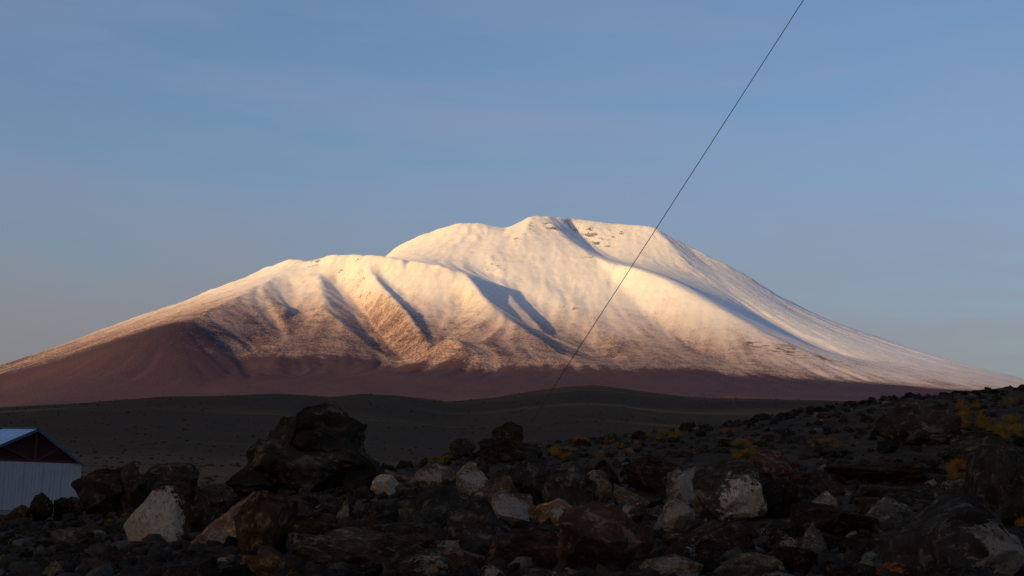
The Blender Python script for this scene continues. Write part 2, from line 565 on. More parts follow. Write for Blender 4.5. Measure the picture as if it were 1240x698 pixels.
mountain()

# ------------------------------------------------------------------ terrain sheet: boulder rise, valley floor, dark hills
CREST = [(-260, 646, 26), (-60, 641, 27), (0, 637, 28), (100, 629, 29), (160, 621, 29), (240, 609, 30), (300, 598, 32), (400, 578, 34), (480, 564, 36), (560, 553, 38),
         (640, 543, 41), (720, 533, 43), (800, 525, 46), (880, 513, 48), (940, 504, 50), (1000, 493, 52), (1060, 484, 54), (1140, 477, 56),
         (1240, 471, 58), (1400, 470, 60), (1560, 470, 60)]
HILLS = [(-500, 512), (-200, 503), (0, 495), (50, 492), (110, 489), (200, 482), (260, 481), (330, 478), (350, 479), (400, 483), (440, 479), (480, 481),
         (530, 487), (545, 489), (600, 485), (640, 478), (680, 473), (715, 471), (750, 474), (776, 478), (830, 484), (868, 486), (930, 486), (1000, 488), (1240, 505), (1600, 520)]
_c = [(*azel(a, b), r) for a, b, r in CREST]
C_AZ = np.array([c[0] for c in _c]); C_TE = np.array([c[1] for c in _c]); C_R = np.array([c[2] for c in _c], float)
_b = [azel(a, 708) for a, b, r in CREST]
B_AZ = np.array([c[0] for c in _b]); B_TE = np.array([c[1] for c in _b])
_hh = [azel(a, b) for a, b in HILLS]
H_AZ = np.array([c[0] for c in _hh]); H_TE = np.array([c[1] for c in _hh])
PLAIN = -4.2
EYE = 1.65


def terrain(x, y):
    x = np.asarray(x, float); y = np.asarray(y, float)
    r = np.hypot(x, y); az = np.arctan2(x, y)
    rc = np.interp(az, C_AZ, C_R); tc = np.interp(az, C_AZ, C_TE); tb = np.interp(az, B_AZ, B_TE)
    r0 = 12.0
    u = np.clip((r - r0) / (rc - r0), 0, 1)
    te = tb + (tc - tb) * (1 - (1 - u) ** 1.6)
    z = r * te
    z0 = r0 * tb
    z = np.where(r < r0, -EYE + (z0 + EYE) * sstep(4, r0, r), z)
    zc = rc * tc
    L_ = 14 + 40 * sstep(-0.1, 0.3, az)
    z = np.where(r > rc, PLAIN + (zc - PLAIN) * np.exp(-((r - rc) / L_) ** 2), z)
    rough = sstep(3, 10, r) * sstep(72, 60, r)
    z = z + rough * (0.08 + 0.06 * sstep(-0.15, 0.2, az)) * (fbm2(x / 2.2, y / 2.2, 4, 5) + 0.8 * fbm2(x / 9, y / 9, 3, 15))
    # out of view at the sides and behind, the stony ground lies level
    front = sstep(0.95, 0.55, np.abs(az))
    far = sstep(80, 300, r)
    side = (-EYE + 0.25 * fbm2(x / 14, y / 14, 4, 25)) * (1 - far) + PLAIN * far
    z = side + (z - side) * front
    z = z + sstep(250, 900, r) * 1.2 * fbm2(x / 160, y / 160, 4, 33)
    # dark hills two kilometres off
    ht = np.interp(az, H_AZ, H_TE)
    rh = 2000 + 260 * np.sin(az * 9 + 1)
    v = np.clip((r - 420) / (rh - 420), 0, 1)
    rise = (0.25 * v + 0.75 * sstep(0.05, 1.0, v)) * np.exp(-np.clip((r - rh) / 1300, 0, None) ** 2)
    hn = 1 + 0.14 * (1 - v ** 3) * fbm2(x / 380, y / 380, 5, 51) + 0.010 * fbm2(x / 60, y / 60, 3, 58)
    z = z + front * (rh * ht - PLAIN) * rise * hn
    # valley wall on the sunrise side, behind and to the left: it keeps the near ground in shade
    hs = Vector((TO_SUN.x, TO_SUN.y)).normalized()
    s = x * hs.x + y * hs.y; t = -x * hs.y + y * hs.x
    t = np.where(True, t, t)
    wall = 1200 * np.exp(-((s - 8000) / 1700) ** 2) * sstep(-4300, -3000, t) * sstep(7000, 4500, t) * (1 + 0.07 * fbm2(x / 1500, y / 1500, 5, 71))
    z = z + wall
    z = z + sstep(3000, 5000, r) * 60 * sstep(0.9, 0.4, np.abs(az)) - 90 * sstep(5200, 5800, y) * sstep(9000, 7000, np.abs(x))
    return z


def ground_hit(px, row):
    """where the sight line through a point of the photograph meets the stony rise"""
    d = ray(px, row)
    k = 1 / math.hypot(d.x, d.y)
    rs = np.linspace(9, 75, 1400)
    xs = d.x * k * rs; ys = d.y * k * rs
    zs = terrain(xs, ys)
    below = np.nonzero(d.z * k * rs <= zs)[0]
    rcr = np.interp(math.atan2(d.x, d.y), C_AZ, C_R)
    i = below[0] if len(below) and rs[below[0]] < rcr + 2 else int(np.argmin(np.abs(rs - rcr)))
    return Vector((xs[i], ys[i], zs[i])), rs[i]


def terrain_material():
    m = NT('stony_ground')
    pos = m.n('ShaderNodeNewGeometry').outputs['Position']
    near = m.attr('near'); floor_ = m.attr('valley_floor')
    n1 = m.noise(pos, 1.1, 6, 0.65)
    n2 = m.noise(pos, 9.0, 4, 0.7)
    soil = m.mix(m.rng(n1, 0.35, 0.65), (0.030, 0.017, 0.010), (0.066, 0.036, 0.019))
    soil = m.mix(m.rng(n2, 0.5, 0.75), soil, (0.095, 0.056, 0.032))
    f1 = m.noise(pos, 0.006, 6, 0.6, 0.6, (0.35, 1, 1))
    f2 = m.noise(pos, 0.05, 5, 0.7, 0.2, (0.5, 1, 1))
    hill = m.mix(m.rng(f1, 0.35, 0.68), (0.074, 0.037, 0.0180), (0.096, 0.050, 0.0205))
    hill = m.mix(m.rng(f2, 0.35, 0.75), m.mix(0.5, hill, (0.054, 0.027, 0.0140)), hill)
    f4 = m.noise(pos, 0.22, 4, 0.75)
    hill = m.mix(m.rng(f4, 0.45, 0.62, 0.0, 0.65), hill, (0.030, 0.016, 0.009))
    f3 = m.noise(pos, 0.004, 4, 0.5, 0.3, (0.25, 1.4, 1))
    hill = m.mix(m.rng(f3, 0.57, 0.68), hill, (0.16, 0.085, 0.032))
    hill = m.mix(m.math('MULTIPLY', floor_, m.rng(f2, 0.3, 0.6)), hill, (0.135, 0.070, 0.030))
    m.color(m.mix(near, hill, soil))
    h = m.math('ADD', m.math('MULTIPLY', n1, 0.7), m.math('MULTIPLY', n2, 0.3))
    m.normal(m.bump(h, 0.9, 0.08))
    m.b.inputs['Roughness'].default_value = 0.95
    return m.m


def build_terrain():
    rr = np.concatenate([[0.3, 1.2, 2.2], np.geomspace(3, 75, 270), np.geomspace(77, 6000, 130), np.geomspace(6400, 12000, 26), np.geomspace(13000, 60000, 16)])
    fr = np.radians(np.linspace(-26, 26, 560))
    rest = np.radians(np.linspace(26, 334, 190)[1:-1])
    az = np.concatenate([fr, rest])
    R, A = np.meshgrid(rr, az, indexing='ij')
    X = R * np.sin(A); Y = R * np.cos(A)
    Z = terrain(X, Y)
    o = grid_mesh('terrain', X, Y, Z, terrain_material(), wrap=True)
    # upward normals
    if o.data.polygons[0].normal.z < 0:
        o.data.flip_normals()
    add_attr(o, 'near', sstep(110, 65, R))
    add_attr(o, 'valley_floor', sstep(100, 160, R) * sstep(650, 380, R))
    tag(o, 'dark stony ground running to the shaded grassy hills', 'ground', kind='structure')


build_terrain()

# ------------------------------------------------------------------ rocks
def rock_material():
    m = NT('volcanic_rock')
    oc = m.coord('Object')
    inf = m.n('ShaderNodeObjectInfo')
    off = m.n('ShaderNodeVectorMath', operation='ADD')
    m.l(oc, off.inputs[0])
    rnd = m.n('ShaderNodeCombineXYZ')
    m.l(m.math('MULTIPLY', inf.outputs['Random'], 40.0), rnd.inputs[0])
    m.l(m.math('MULTIPLY', inf.outputs['Random'], 17.0), rnd.inputs[2])
    m.l(rnd.outputs[0], off.inputs[1])
    v = off.outputs[0]
    n1 = m.noise(v, 1.3, 6, 0.6, 0.4)
    n2 = m.noise(v, 4.5, 6, 0.7, 0.5)
    n3 = m.noise(v, 14.0, 4, 0.75)
    n4 = m.noise(v, 2.6, 7, 0.72, 0.8)
    n5 = m.noise(v, 45.0, 3, 0.7)
    tint = m.attr('tint', 'OBJECT', 'Color')
    dark = m.n('ShaderNodeMix', data_type='RGBA', blend_type='MULTIPLY')
    dark.inputs['Factor'].default_value = 1
    m.l(tint, dark.inputs['A']); dark.inputs['B'].default_value = (0.50, 0.44, 0.40, 1)
    base = m.mix(m.rng(n1, 0.35, 0.62), dark.outputs['Result'], tint)
    def scaled(c):
        k = m.n('ShaderNodeMix', data_type='RGBA', blend_type='MULTIPLY')
        k.inputs['Factor'].default_value = 1
        m.l(tint, k.inputs['A']); k.inputs['B'].default_value = (*c, 1)
        return k.outputs['Result']

    base = m.mix(m.rng(n2, 0.50, 0.70, 0, 0.8), base, scaled((2.1, 1.7, 1.35)))
    base = m.mix(m.rng(n4, 0.53, 0.64, 0, 0.7), base, scaled((3.8, 3.5, 3.3)))
    base = m.mix(m.rng(n3, 0.56, 0.80, 0, 0.6), base, (0.022, 0.020, 0.019))
    # pale crust with its own ragged outline on one side of the rock
    pc = m.attr('crust_place', 'OBJECT', 'Vector')
    dist = m.n('ShaderNodeVectorMath', operation='DISTANCE')
    m.l(oc, dist.inputs[0]); m.l(pc, dist.inputs[1])
    size = m.attr('crust_size', 'OBJECT', 'Fac')
    edge = m.math('ADD', m.math('SUBTRACT', size, dist.outputs['Value']), m.math('MULTIPLY_ADD', n2, 2.3, -1.12))
    edge = m.math('ADD', edge, m.math('MULTIPLY_ADD', n3, 0.6, -0.30))
    crust = m.rng(edge, -0.03, 0.12)
    streak = m.noise(v, 7.0, 5, 0.7, 1.2, (1.6, 1, 0.6))
    pale = m.attr('crust_color', 'OBJECT', 'Color')
    pmix = m.n('ShaderNodeMix', data_type='RGBA', blend_type='MULTIPLY')
    m.l(m.rng(streak, 0.34, 0.56, 0.7, 0.0), pmix.inputs['Factor'])
    m.l(pale, pmix.inputs['A']); pmix.inputs['B'].default_value = (0.30, 0.26, 0.23, 1)
    gain = m.n('ShaderNodeMix', data_type='RGBA', blend_type='MULTIPLY')
    gain.inputs['Factor'].default_value = 1; gain.clamp_result = False
    m.l(base, gain.inputs['A']); gain.inputs['B'].default_value = (1.30, 1.22, 1.12, 1)
    m.color(m.mix(crust, gain.outputs['Result'], pmix.outputs['Result']))
    h = m.math('ADD', m.math('MULTIPLY', n2, 0.55), m.math('ADD', m.math('MULTIPLY', n3, 0.35), m.math('MULTIPLY', n5, 0.18)))
    m.normal(m.bump(h, 1.0, 0.12))
    m.b.inputs['Roughness'].default_value = 0.92
    m.b.inputs['Specular IOR Level'].default_value = 0.0
    return m.m


ROCK = rock_material()
_ico = {}


def ico(level):
    if level not in _ico:
        bm = bmesh.new()
        bmesh.ops.create_icosphere(bm, subdivisions=level, radius=1)
        v = np.array([x.co[:] for x in bm.verts]); f = np.array([[q.index for q in x.verts] for x in bm.faces])
        bm.free()
        _ico[level] = (v, f)
    return _ico[level]


def rock_shape(seed, level=4, kind='block', planes=None):
    """a rock inside the cube -1..1: worn faces cut from a ball, then roughened"""
    rg = np.random.default_rng(seed)
    d, f = ico(level)
    d = d / np.linalg.norm(d, axis=1, keepdims=True)
    n, lo, pw = {'round': (22, 0.86, 14), 'block': (9, 0.60, 60), 'slab': (10, 0.58, 60), 'point': (8, 0.50, 60)}[kind]
    N = rg.normal(size=(n, 3)); N /= np.linalg.norm(N, axis=1, keepdims=True)
    D = rg.uniform(lo, 1.0, n)
    N = np.concatenate([N, np.eye(3), -np.eye(3)]); D = np.concatenate([D, np.full(6, 0.98)])
    if kind == 'point':
        N = np.concatenate([N, [[.75, -.2, .62], [-.75, -.2, .62]]]); D = np.concatenate([D, [.5, .5]])
    if planes:
        pn = np.array([p[:3] for p in planes], float); pn /= np.linalg.norm(pn, axis=1, keepdims=True)
        N = np.concatenate([N, pn]); D = np.concatenate([D, [p[3] for p in planes]])
    q = np.clip(d @ N.T, 0, None) / D
    r = (q ** pw).sum(1) ** (-1.0 / pw)
    p = d * r[:, None]
    amp = 1.0
    disp = 0.07 * noise3(p * 1.7 + seed, seed % 13) + 0.045 * noise3(p * 3.9 + seed, 3) + 0.030 * noise3(p * 8.5, 5)
    if level >= 4:
        disp += 0.018 * noise3(p * 19, 7)
        crack = np.abs(noise3(p * 2.3 + 5 * seed, 9))
        disp -= 0.06 * np.exp(-(crack / 0.05) ** 2)
    p = p * (1 + amp * disp)[:, None]
    mn, mx = p.min(0), p.max(0)
    p = (p - (mn + mx) / 2) / ((mx - mn) / 2)
    return p, f


def block_shape(seed, cuts, kind):
    """a broken block: flat fracture faces and true edges, lightly chipped"""
    rg = np.random.default_rng(seed)
    n = {'block': 15, 'slab': 13, 'point': 10, 'round': 26}[kind]
    q = rg.normal(size=(n, 3)); q /= np.linalg.norm(q, axis=1, keepdims=True)
    q *= rg.uniform(0.8 if kind != 'round' else 0.92, 1.0, (n, 1))
    if kind == 'slab':
        q = np.sign(q) * np.abs(q) ** 0.7
    if kind == 'point':
        q = np.concatenate([q * [1, 1, .8], [[rg.uniform(-.3, .3), rg.uniform(-.2, .2), 1.35]]])
    bm = bmesh.new()
    for c in q: bm.verts.new(c)
    r = bmesh.ops.convex_hull(bm, input=bm.verts[:])
    bmesh.ops.delete(bm, geom=[g for g in r['geom_interior'] if isinstance(g, bmesh.types.BMVert)], context='VERTS')
    bmesh.ops.triangulate(bm, faces=bm.faces[:])
    bmesh.ops.subdivide_edges(bm, edges=bm.edges[:], cuts=cuts, use_grid_fill=True)
    bmesh.ops.triangulate(bm, faces=bm.faces[:])
    bm.verts.ensure_lookup_table(); bm.verts.index_update()
    p = np.array([v.co[:] for v in bm.verts]); f = [[v.index for v in x.verts] for x in bm.faces]
    bm.free()
    d = 0.055 * noise3(p * 1.9 + seed, 2) + 0.045 * noise3(p * 4.3 + seed, 3) + 0.032 * noise3(p * 9.5, 5) + 0.016 * noise3(p * 21, 7)
    crack = np.abs(noise3(p * 2.1 + 3 * seed, 9))
    d -= 0.05 * np.exp(-(crack / 0.06) ** 2)
    # steps left by sheets that broke off
    ax = rg.normal(size=3); ax /= np.linalg.norm(ax)
    d -= 0.035 * (np.floor((p @ ax) * 2.3 + 0.6 * noise3(p * 1.5, 11)) % 2)
    p = p * (1 + d)[:, None]
    mn, mx = p.min(0), p.max(0)
    return (p - (mn + mx) / 2) / ((mx - mn) / 2), f


def rock_object(name, mesh_or_seed, loc, scale, rot=(0, 0, 0), tint=(0.06, 0.05, 0.045), place=(0, -0.6, 0), size=-2.0, crust=(0.42, 0.38, 0.34)):
    o = bpy.data.objects.new(name, mesh_or_seed)
    COL.objects.link(o)
    o.location = loc; o.scale = scale; o.rotation_euler = rot
    o['tint'] = [float(c) for c in tint]; o['crust_place'] = [float(c) for c in place]
    o['crust_size'] = float(size); o['crust_color'] = [float(c) for c in crust]
    return o


def mesh_of(seed, level, kind, planes=None, name='rock'):
    if planes:
        v, f = rock_shape(seed, level, kind, planes)
    else:
        v, f = block_shape(seed, {3: 5, 4: 8, 5: 13}[level], kind)
    me = bpy.data.meshes.new(name)
    me.from_pydata(v.tolist(), [], [list(q) for q in f])
    me.polygons.foreach_set('use_smooth', [True] * len(me.polygons))
    me.update()
    me.set_sharp_from_angle(angle=math.radians(28))
    me.materials.append(ROCK)
    return me


DARK = (0.034, 0.026, 0.021); BROWN = (0.062, 0.039, 0.027); GREY = (0.095, 0.076, 0.060); RUST = (0.095, 0.045, 0.027); TAN = (0.22, 0.13, 0.065)
PINK = (0.21, 0.125, 0.090); OLIVE = (0.060, 0.046, 0.026)
WHITE = (0.62, 0.41, 0.265); PALE = (0.46, 0.29, 0.18); CHALK = (0.68, 0.46, 0.305); ASH = (0.36, 0.255, 0.18)
# name, centre x, centre y, width, height (photograph pixels), depth ratio, kind, seed, tint, crust (place, size, colour), tilt, label
HEROES = [
    ('rock_outcrop', 390, 540, 200, 108, .8, 'block', 3, (0.030, 0.026, 0.022), ((-.1, -.7, .6), -.25, (0.13, 0.085, 0.05)), 0, 'large dark rock outcrop with a flat top, the highest of the boulders'),
    ('boulder', 193, 622, 78, 66, .8, 'block', 12, BROWN, ((-.35, -.9, -.05), 1.25, WHITE), 0, 'wedge-shaped boulder with a broad white streaked face below the dome-shaped boulder'),
    ('boulder', 208, 583, 66, 44, .9, 'round', 14, (0.06, 0.052, 0.045), None, 0, 'dome-shaped brown-grey boulder perched behind the white-streaked wedge boulder'),
    ('boulder', 122, 594, 58, 52, .9, 'block', 15, DARK, None, 0, 'dark blocky boulder beside the corner of the shed wall'),
    ('boulder', 154, 588, 50, 56, .9, 'block', 16, (0.045, 0.036, 0.030), None, 0, 'dark leaning boulder between the shed corner and the dome-shaped boulder'),
    ('boulder', 51, 607, 26, 20, .9, 'round', 17, DARK, None, 0, 'small round dark boulder standing in front of the shed wall'),
    ('boulder', 84, 610, 36, 17, .9, 'slab', 18, DARK, None, 0, 'low flat dark stone in front of the shed wall'),
    ('boulder', 22, 619, 34, 16, .9, 'slab', 19, BROWN, None, 0, 'low brown stone with a flat top below the shed wall'),
    ('boulder', 262, 605, 50, 34, .9, 'block', 20, (0.045, 0.036, 0.030), None, 0, 'dark brown boulder between the dome-shaped boulder and the large outcrop'),
    ('boulder', 288, 640, 96, 48, .55, 'slab', 21, PINK, ((-.5, -.8, .2), .35, PALE), -42, 'long pinkish slab leaning steeply with a pale lower end'),
    ('boulder', 322, 634, 72, 76, .8, 'block', 22, BROWN, None, 0, 'brown blocky boulder that the long pinkish slab leans on'),
    ('boulder', 325, 656, 42, 30, .8, 'block', 23, GREY, ((0, -.8, .2), .55, PALE), 0, 'pale grey cracked stone resting above a rust-orange stone'),
    ('boulder', 318, 686, 52, 32, .8, 'round', 24, (0.15, 0.08, 0.045), ((-.6, -.8, .0), -.1, PALE), 0, 'rust-orange stone below the pale grey cracked stone'),
    ('boulder', 418, 620, 17, 34, .9, 'point', 25, (0.16, 0.13, 0.10), ((0, -.8, .2), .5, PALE), 14, 'narrow upright pale stone above the large flat slab'),
    ('boulder', 425, 666, 132, 52, .8, 'slab', 26, (0.075, 0.062, 0.052), ((-.45, -.6, .5), .05, (0.30, 0.21, 0.15)), 4, 'large flat grey-brown slab with a pale pinkish upper edge'),
    ('boulder', 380, 640, 58, 30, .9, 'round', 27, OLIVE, None, 0, 'olive-grey boulder just above the large flat slab'),
    ('boulder', 467, 588, 31, 24, .9, 'block', 28, PALE, ((0, -.7, .1), .95, CHALK), 0, 'small bright white stone under a thin pinkish slab'),
    ('boulder', 484, 580, 44, 13, .9, 'slab', 29, PINK, None, 16, 'thin pinkish slab slanting over the bright white stone'),
    ('boulder', 524, 577, 54, 32, .8, 'block', 30, (0.15, 0.11, 0.09), ((.1, -.8, .1), .45, PALE), 0, 'pinkish-grey stone with pale seams resting on the big dark angular boulder'),
    ('boulder', 524, 613, 72, 54, .8, 'point', 31, (0.040, 0.038, 0.036), None, 0, 'big dark angular boulder under the pinkish-grey stone with pale seams'),
    ('boulder', 495, 623, 32, 15, .8, 'slab', 32, TAN, None, -10, 'small tan slab wedged beside the big dark angular boulder'),
    ('boulder', 577, 581, 44, 38, .8, 'point', 33, (0.16, 0.115, 0.095), ((-.2, -.8, .1), .55, (0.48, 0.33, 0.24)), 8, 'pale pinkish pointed stone next to the big dark angular boulder'),
    ('boulder', 615, 524, 32, 26, .9, 'round', 34, DARK, None, 0, 'round dark boulder standing on the crest above a wide dark slab'),
    ('boulder', 560, 543, 28, 22, .9, 'round', 35, (0.05, 0.036, 0.032), None, 0, 'small round brownish boulder on the crest beside the wide dark slab'),
    ('boulder', 618, 545, 66, 28, .9, 'slab', 36, DARK, None, 0, 'wide dark slab under the round boulder on the crest'),
    ('boulder', 639, 582, 58, 62, .85, 'block', 37, (0.038, 0.035, 0.034), ((-.2, -.9, .3), -.08, WHITE), 0, 'tall dark boulder with a white streak running down its face'),
    ('boulder', 606, 595, 34, 44, .8, 'block', 38, (0.10, 0.068, 0.048), None, -8, 'brown stone leaning on the tall boulder with the white streak'),
    ('boulder', 624, 619, 56, 40, .85, 'block', 39, (0.17, 0.12, 0.09), ((0, -.8, .1), .9, (0.46, 0.32, 0.23)), 0, 'pale pinkish-white knobbly boulder below the white-streaked dark boulder'),
    ('boulder', 577, 634, 62, 56, .85, 'block', 40, (0.048, 0.040, 0.038), None, 0, 'dark grey-brown boulder below the pale pinkish pointed stone'),
    ('boulder', 689, 590, 56, 58, .85, 'round', 41, (0.052, 0.047, 0.042), None, 0, 'dark rounded boulder above a white and orange stone'),
    ('boulder', 668, 622, 52, 30, .85, 'block', 42, (0.22, 0.13, 0.08), ((.35, -.8, .0), .3, WHITE), -22, 'white and orange stone below the dark rounded boulder'),
    ('boulder', 720, 592, 36, 42, .85, 'round', 43, (0.14, 0.095, 0.07), ((-.2, -.8, .1), .6, PALE), 0, 'rounded stone with a whitish face above the big reddish-brown boulder'),
    ('boulder', 734, 656, 100, 88, .9, 'block', 44, (0.075, 0.045, 0.036), ((-.7, -.8, -.2), .15, (0.42, 0.30, 0.22)), 0, 'big reddish-brown boulder with a whitish lower corner'),
    ('boulder', 764, 606, 48, 22, .8, 'slab', 45, (0.17, 0.115, 0.08), ((-.8, -.6, .2), .2, PALE), 28, 'tan slab with a pale upper end sloping down to the big reddish-brown boulder'),
    ('boulder', 790, 576, 60, 44, .9, 'block', 46, DARK, None, 0, 'dark block just above the tan slab with a pale end'),
    ('boulder', 832, 590, 46, 52, .85, 'block', 47, (0.10, 0.082, 0.072), ((.0, -.8, .2), .62, (0.40, 0.29, 0.21)), 6, 'upright ash-pale rock leaning on the white-faced boulder'),
    ('boulder', 818, 624, 44, 42, .85, 'block', 48, (0.16, 0.14, 0.125), ((0, -.8, .1), .75, PALE), 0, 'squat ash-grey rock under the upright ash-pale rock'),
    ('boulder', 853, 607, 24, 42, .85, 'slab', 49, (0.11, 0.09, 0.06), None, -6, 'narrow olive-tan stone wedged against the white-faced boulder'),
    ('boulder', 883, 594, 78, 74, .85, 'round', 50, (0.060, 0.054, 0.048), ((.30, -.95, -.22), .60, CHALK), 0, 'dark boulder with a large bright white ragged patch on its face'),
    ('boulder', 930, 562, 54, 32, .9, 'round', 51, (0.075, 0.045, 0.036), None, 0, 'brown rounded boulder above the white-patched boulder'),
    ('boulder', 940, 602, 46, 52, .85, 'block', 52, DARK, None, 0, 'dark blocky boulder right beside the white-patched boulder'),
    ('boulder', 998, 606, 32, 22, .85, 'point', 53, (0.26, 0.18, 0.14), ((0, -.8, 0), .3, (0.45, 0.31, 0.22)), 0, 'small pale triangular stone among dark slabs'),
    ('boulder', 1010, 632, 96, 36, .85, 'slab', 54, DARK, None, 6, 'broad dark slab below the small pale triangular stone'),
    ('boulder', 981, 652, 40, 42, .85, 'point', 55, (0.095, 0.085, 0.072), ((0, -.8, .5), -.1, ASH), 0, 'grey pointed stone leaning under the broad dark slab'),
    ('boulder', 1110, 511, 96, 56, .9, 'round', 56, (0.048, 0.042, 0.036), None, 0, 'large rounded dark-brown boulder high on the stony rise'),
    ('boulder', 1076, 625, 58, 48, .85, 'block', 57, (0.090, 0.083, 0.076), ((.3, -.8, -.3), .0, ASH), -10, 'grey stone leaning against the huge boulder with a pale grey flank'),
    ('boulder', 1158, 654, 150, 108, .85, 'block', 58, (0.045, 0.040, 0.040), ((.72, -.65, -.15), .62, (0.34, 0.235, 0.165)), 0, 'huge dark boulder with a pale grey flank'),
    ('boulder', 1216, 590, 84, 92, .85, 'round', 59, (0.040, 0.036, 0.032), None, 0, 'tall dark rounded boulder behind the huge boulder with a pale grey flank'),
    ('boulder', 1062, 574, 124, 26, .8, 'slab', 60, DARK, None, -3, 'long low dark slab stretching below the large rounded boulder'),
    ('boulder', 1080, 600, 90, 22, .8, 'slab', 61, (0.045, 0.04, 0.038), None, 2, 'dark ledge-like slab above the leaning grey stone'),
    ('boulder', 1190, 540, 96, 34, .85, 'slab', 62, (0.038, 0.034, 0.03), None, 3, 'dark slab among yellow tussocks next to the large rounded boulder'),
    ('boulder', 812, 688, 64, 30, .85, 'round', 63, (0.15, 0.115, 0.095), ((0, -.7, .4), .45, PALE), 0, 'pale pinkish stone with a whitish top below the squat ash-grey rock'),
    ('boulder', 905, 688, 72, 34, .85, 'round', 64, (0.12, 0.095, 0.075), ((-.2, -.7, .3), .15, PALE), 0, 'greyish-tan rounded stone below the dark blocky boulder'),
    ('boulder', 1048, 682, 20, 20, .85, 'point', 65, (0.2, 0.17, 0.15), ((0, -.8, .1), .7, WHITE), 0, 'tiny whitish pointed stone beside the huge boulder'),
    ('boulder', 1082, 692, 36, 22, .85, 'round', 66, (0.20, 0.075, 0.035), None, 0, 'orange-red stone at the foot of the huge boulder'),
    ('boulder', 865, 652, 76, 44, .85, 'block', 67, (0.050, 0.042, 0.034), None, 0, 'dark brown craggy boulder below the white-patched boulder'),
    ('boulder', 560, 680, 64, 26, .85, 'slab', 68, (0.15, 0.105, 0.085), ((.5, -.7, .2), .1, ASH), 12, 'slanting slab, pinkish at one end and pale grey at the other'),
    ('boulder', 640, 668, 88, 48, .85, 'block', 69, (0.060, 0.036, 0.030), None, 0, 'dark reddish boulder beside the big reddish-brown boulder'),
    ('boulder', 500, 655, 66, 40, .85, 'block', 70, (0.060, 0.048, 0.040), None, 0, 'brown boulder between the large flat slab and the dark grey-brown boulder'),
    ('boulder', 85, 652, 44, 26, .85, 'slab', 71, (0.105, 0.085, 0.068), ((.1, -.7, .4), .05, PALE), 0, 'greyish slab with a pale top on the rubble below the shed'),
    ('boulder', 68, 690, 24, 22, .85, 'point', 72, (0.20, 0.145, 0.095), None, 12, 'small tan upright stone on the rubble below the shed'),
    ('boulder', 240, 628, 40, 44, .85, 'block', 73, (0.055, 0.040, 0.032), None, 0, 'brown boulder hard against the shadowed side of the white-streaked wedge'),
]
HBOX = []


def outcrop_mesh():
    """several grown-together masses of one outcrop, joined into a single rock body"""
    V, Fc, b = [], [], 0
    for seed, kind, off, sc in [(301, 'round', (.0, .12, .24), (.47, .60, .74)), (302, 'round', (-.38, .05, -.30), (.54, .7, .66)), (303, 'round', (.36, .05, -.22), (.50, .7, .64)),
                                (304, 'round', (.0, -.30, -.28), (.60, .5, .60)), (305, 'block', (-.30, -.10, .16), (.36, .5, .48)), (306, 'block', (.34, -.02, .20), (.36, .5, .50)),
                                (307, 'block', (.62, .0, -.42), (.42, .5, .52)), (308, 'block', (-.76, -.1, -.60), (.38, .5, .46)), (309, 'block', (.02, -.40, .05), (.28, .35, .34)),
                                (310, 'block', (.98, .0, -.74), (.36, .45, .34))]:
        v, f = block_shape(seed, 7, kind)
        V.append(v * np.array(sc) + np.array(off)); Fc.append(np.array(f) + b); b += len(v)
    V = np.concatenate(V); Fc = np.concatenate(Fc)
    V = V * (1 + 0.05 * noise3(V * 6.0, 4) + 0.03 * noise3(V * 14.0, 6))[:, None]
    mn, mx = V.min(0), V.max(0)
    V = (V - (mn + mx) / 2) / ((mx - mn) / 2)
    me = bpy.data.meshes.new('rock_outcrop')
    me.from_pydata(V.tolist(), [], Fc.tolist())
    me.polygons.foreach_set('use_smooth', [True] * len(me.polygons))
    me.update()
    me.set_sharp_from_angle(angle=math.radians(28))
    me.materials.append(ROCK)
    return me


LANDMARKS = [(384, 540, 'the large flat-topped outcrop'), (193, 622, 'the white-streaked wedge boulder'), (208, 575, 'the dome-shaped boulder'), (60, 600, 'the shed wall'),
             (122, 594, 'the dark blocky boulder at the shed corner'), (70, 680, 'the small tan upright stone'), (288, 640, 'the long pinkish slab'), (325, 665, 'the pale grey cracked stone'),
             (425, 666, 'the large flat slab'), (467, 588, 'the bright white stone'), (524, 613, 'the big dark angular boulder'), (577, 581, 'the pale pointed stone'),
             (615, 530, 'the round boulder on the crest'), (639, 582, 'the boulder with the white streak'), (577, 634, 'the dark grey-brown boulder'), (624, 619, 'the pinkish-white knobbly boulder'),
             (720, 592, 'the white and orange stone'), (734, 656, 'the big reddish-brown boulder'), (806, 534, 'the golden tussocks on the crest'), (825, 605, 'the upright ash-pale rock'),
             (883, 594, 'the white-patched boulder'), (905, 688, 'the greyish-tan rounded stone'), (930, 555, 'the brown rounded boulder'), (998, 606, 'the small pale triangular stone'), (981, 655, 'the grey pointed stone'),
             (1110, 511, 'the large rounded boulder'), (1062, 574, 'the long low slab'), (1158, 654, 'the huge grey-flanked boulder'), (1216, 590, 'the tall dark rounded boulder'), (500, 660, 'the brown boulder near the flat slab'),
             (1190, 512, 'the yellow tussocks by the large boulder'), (640, 670, 'the dark reddish boulder'), (560, 680, 'the slab with one pale grey end')]


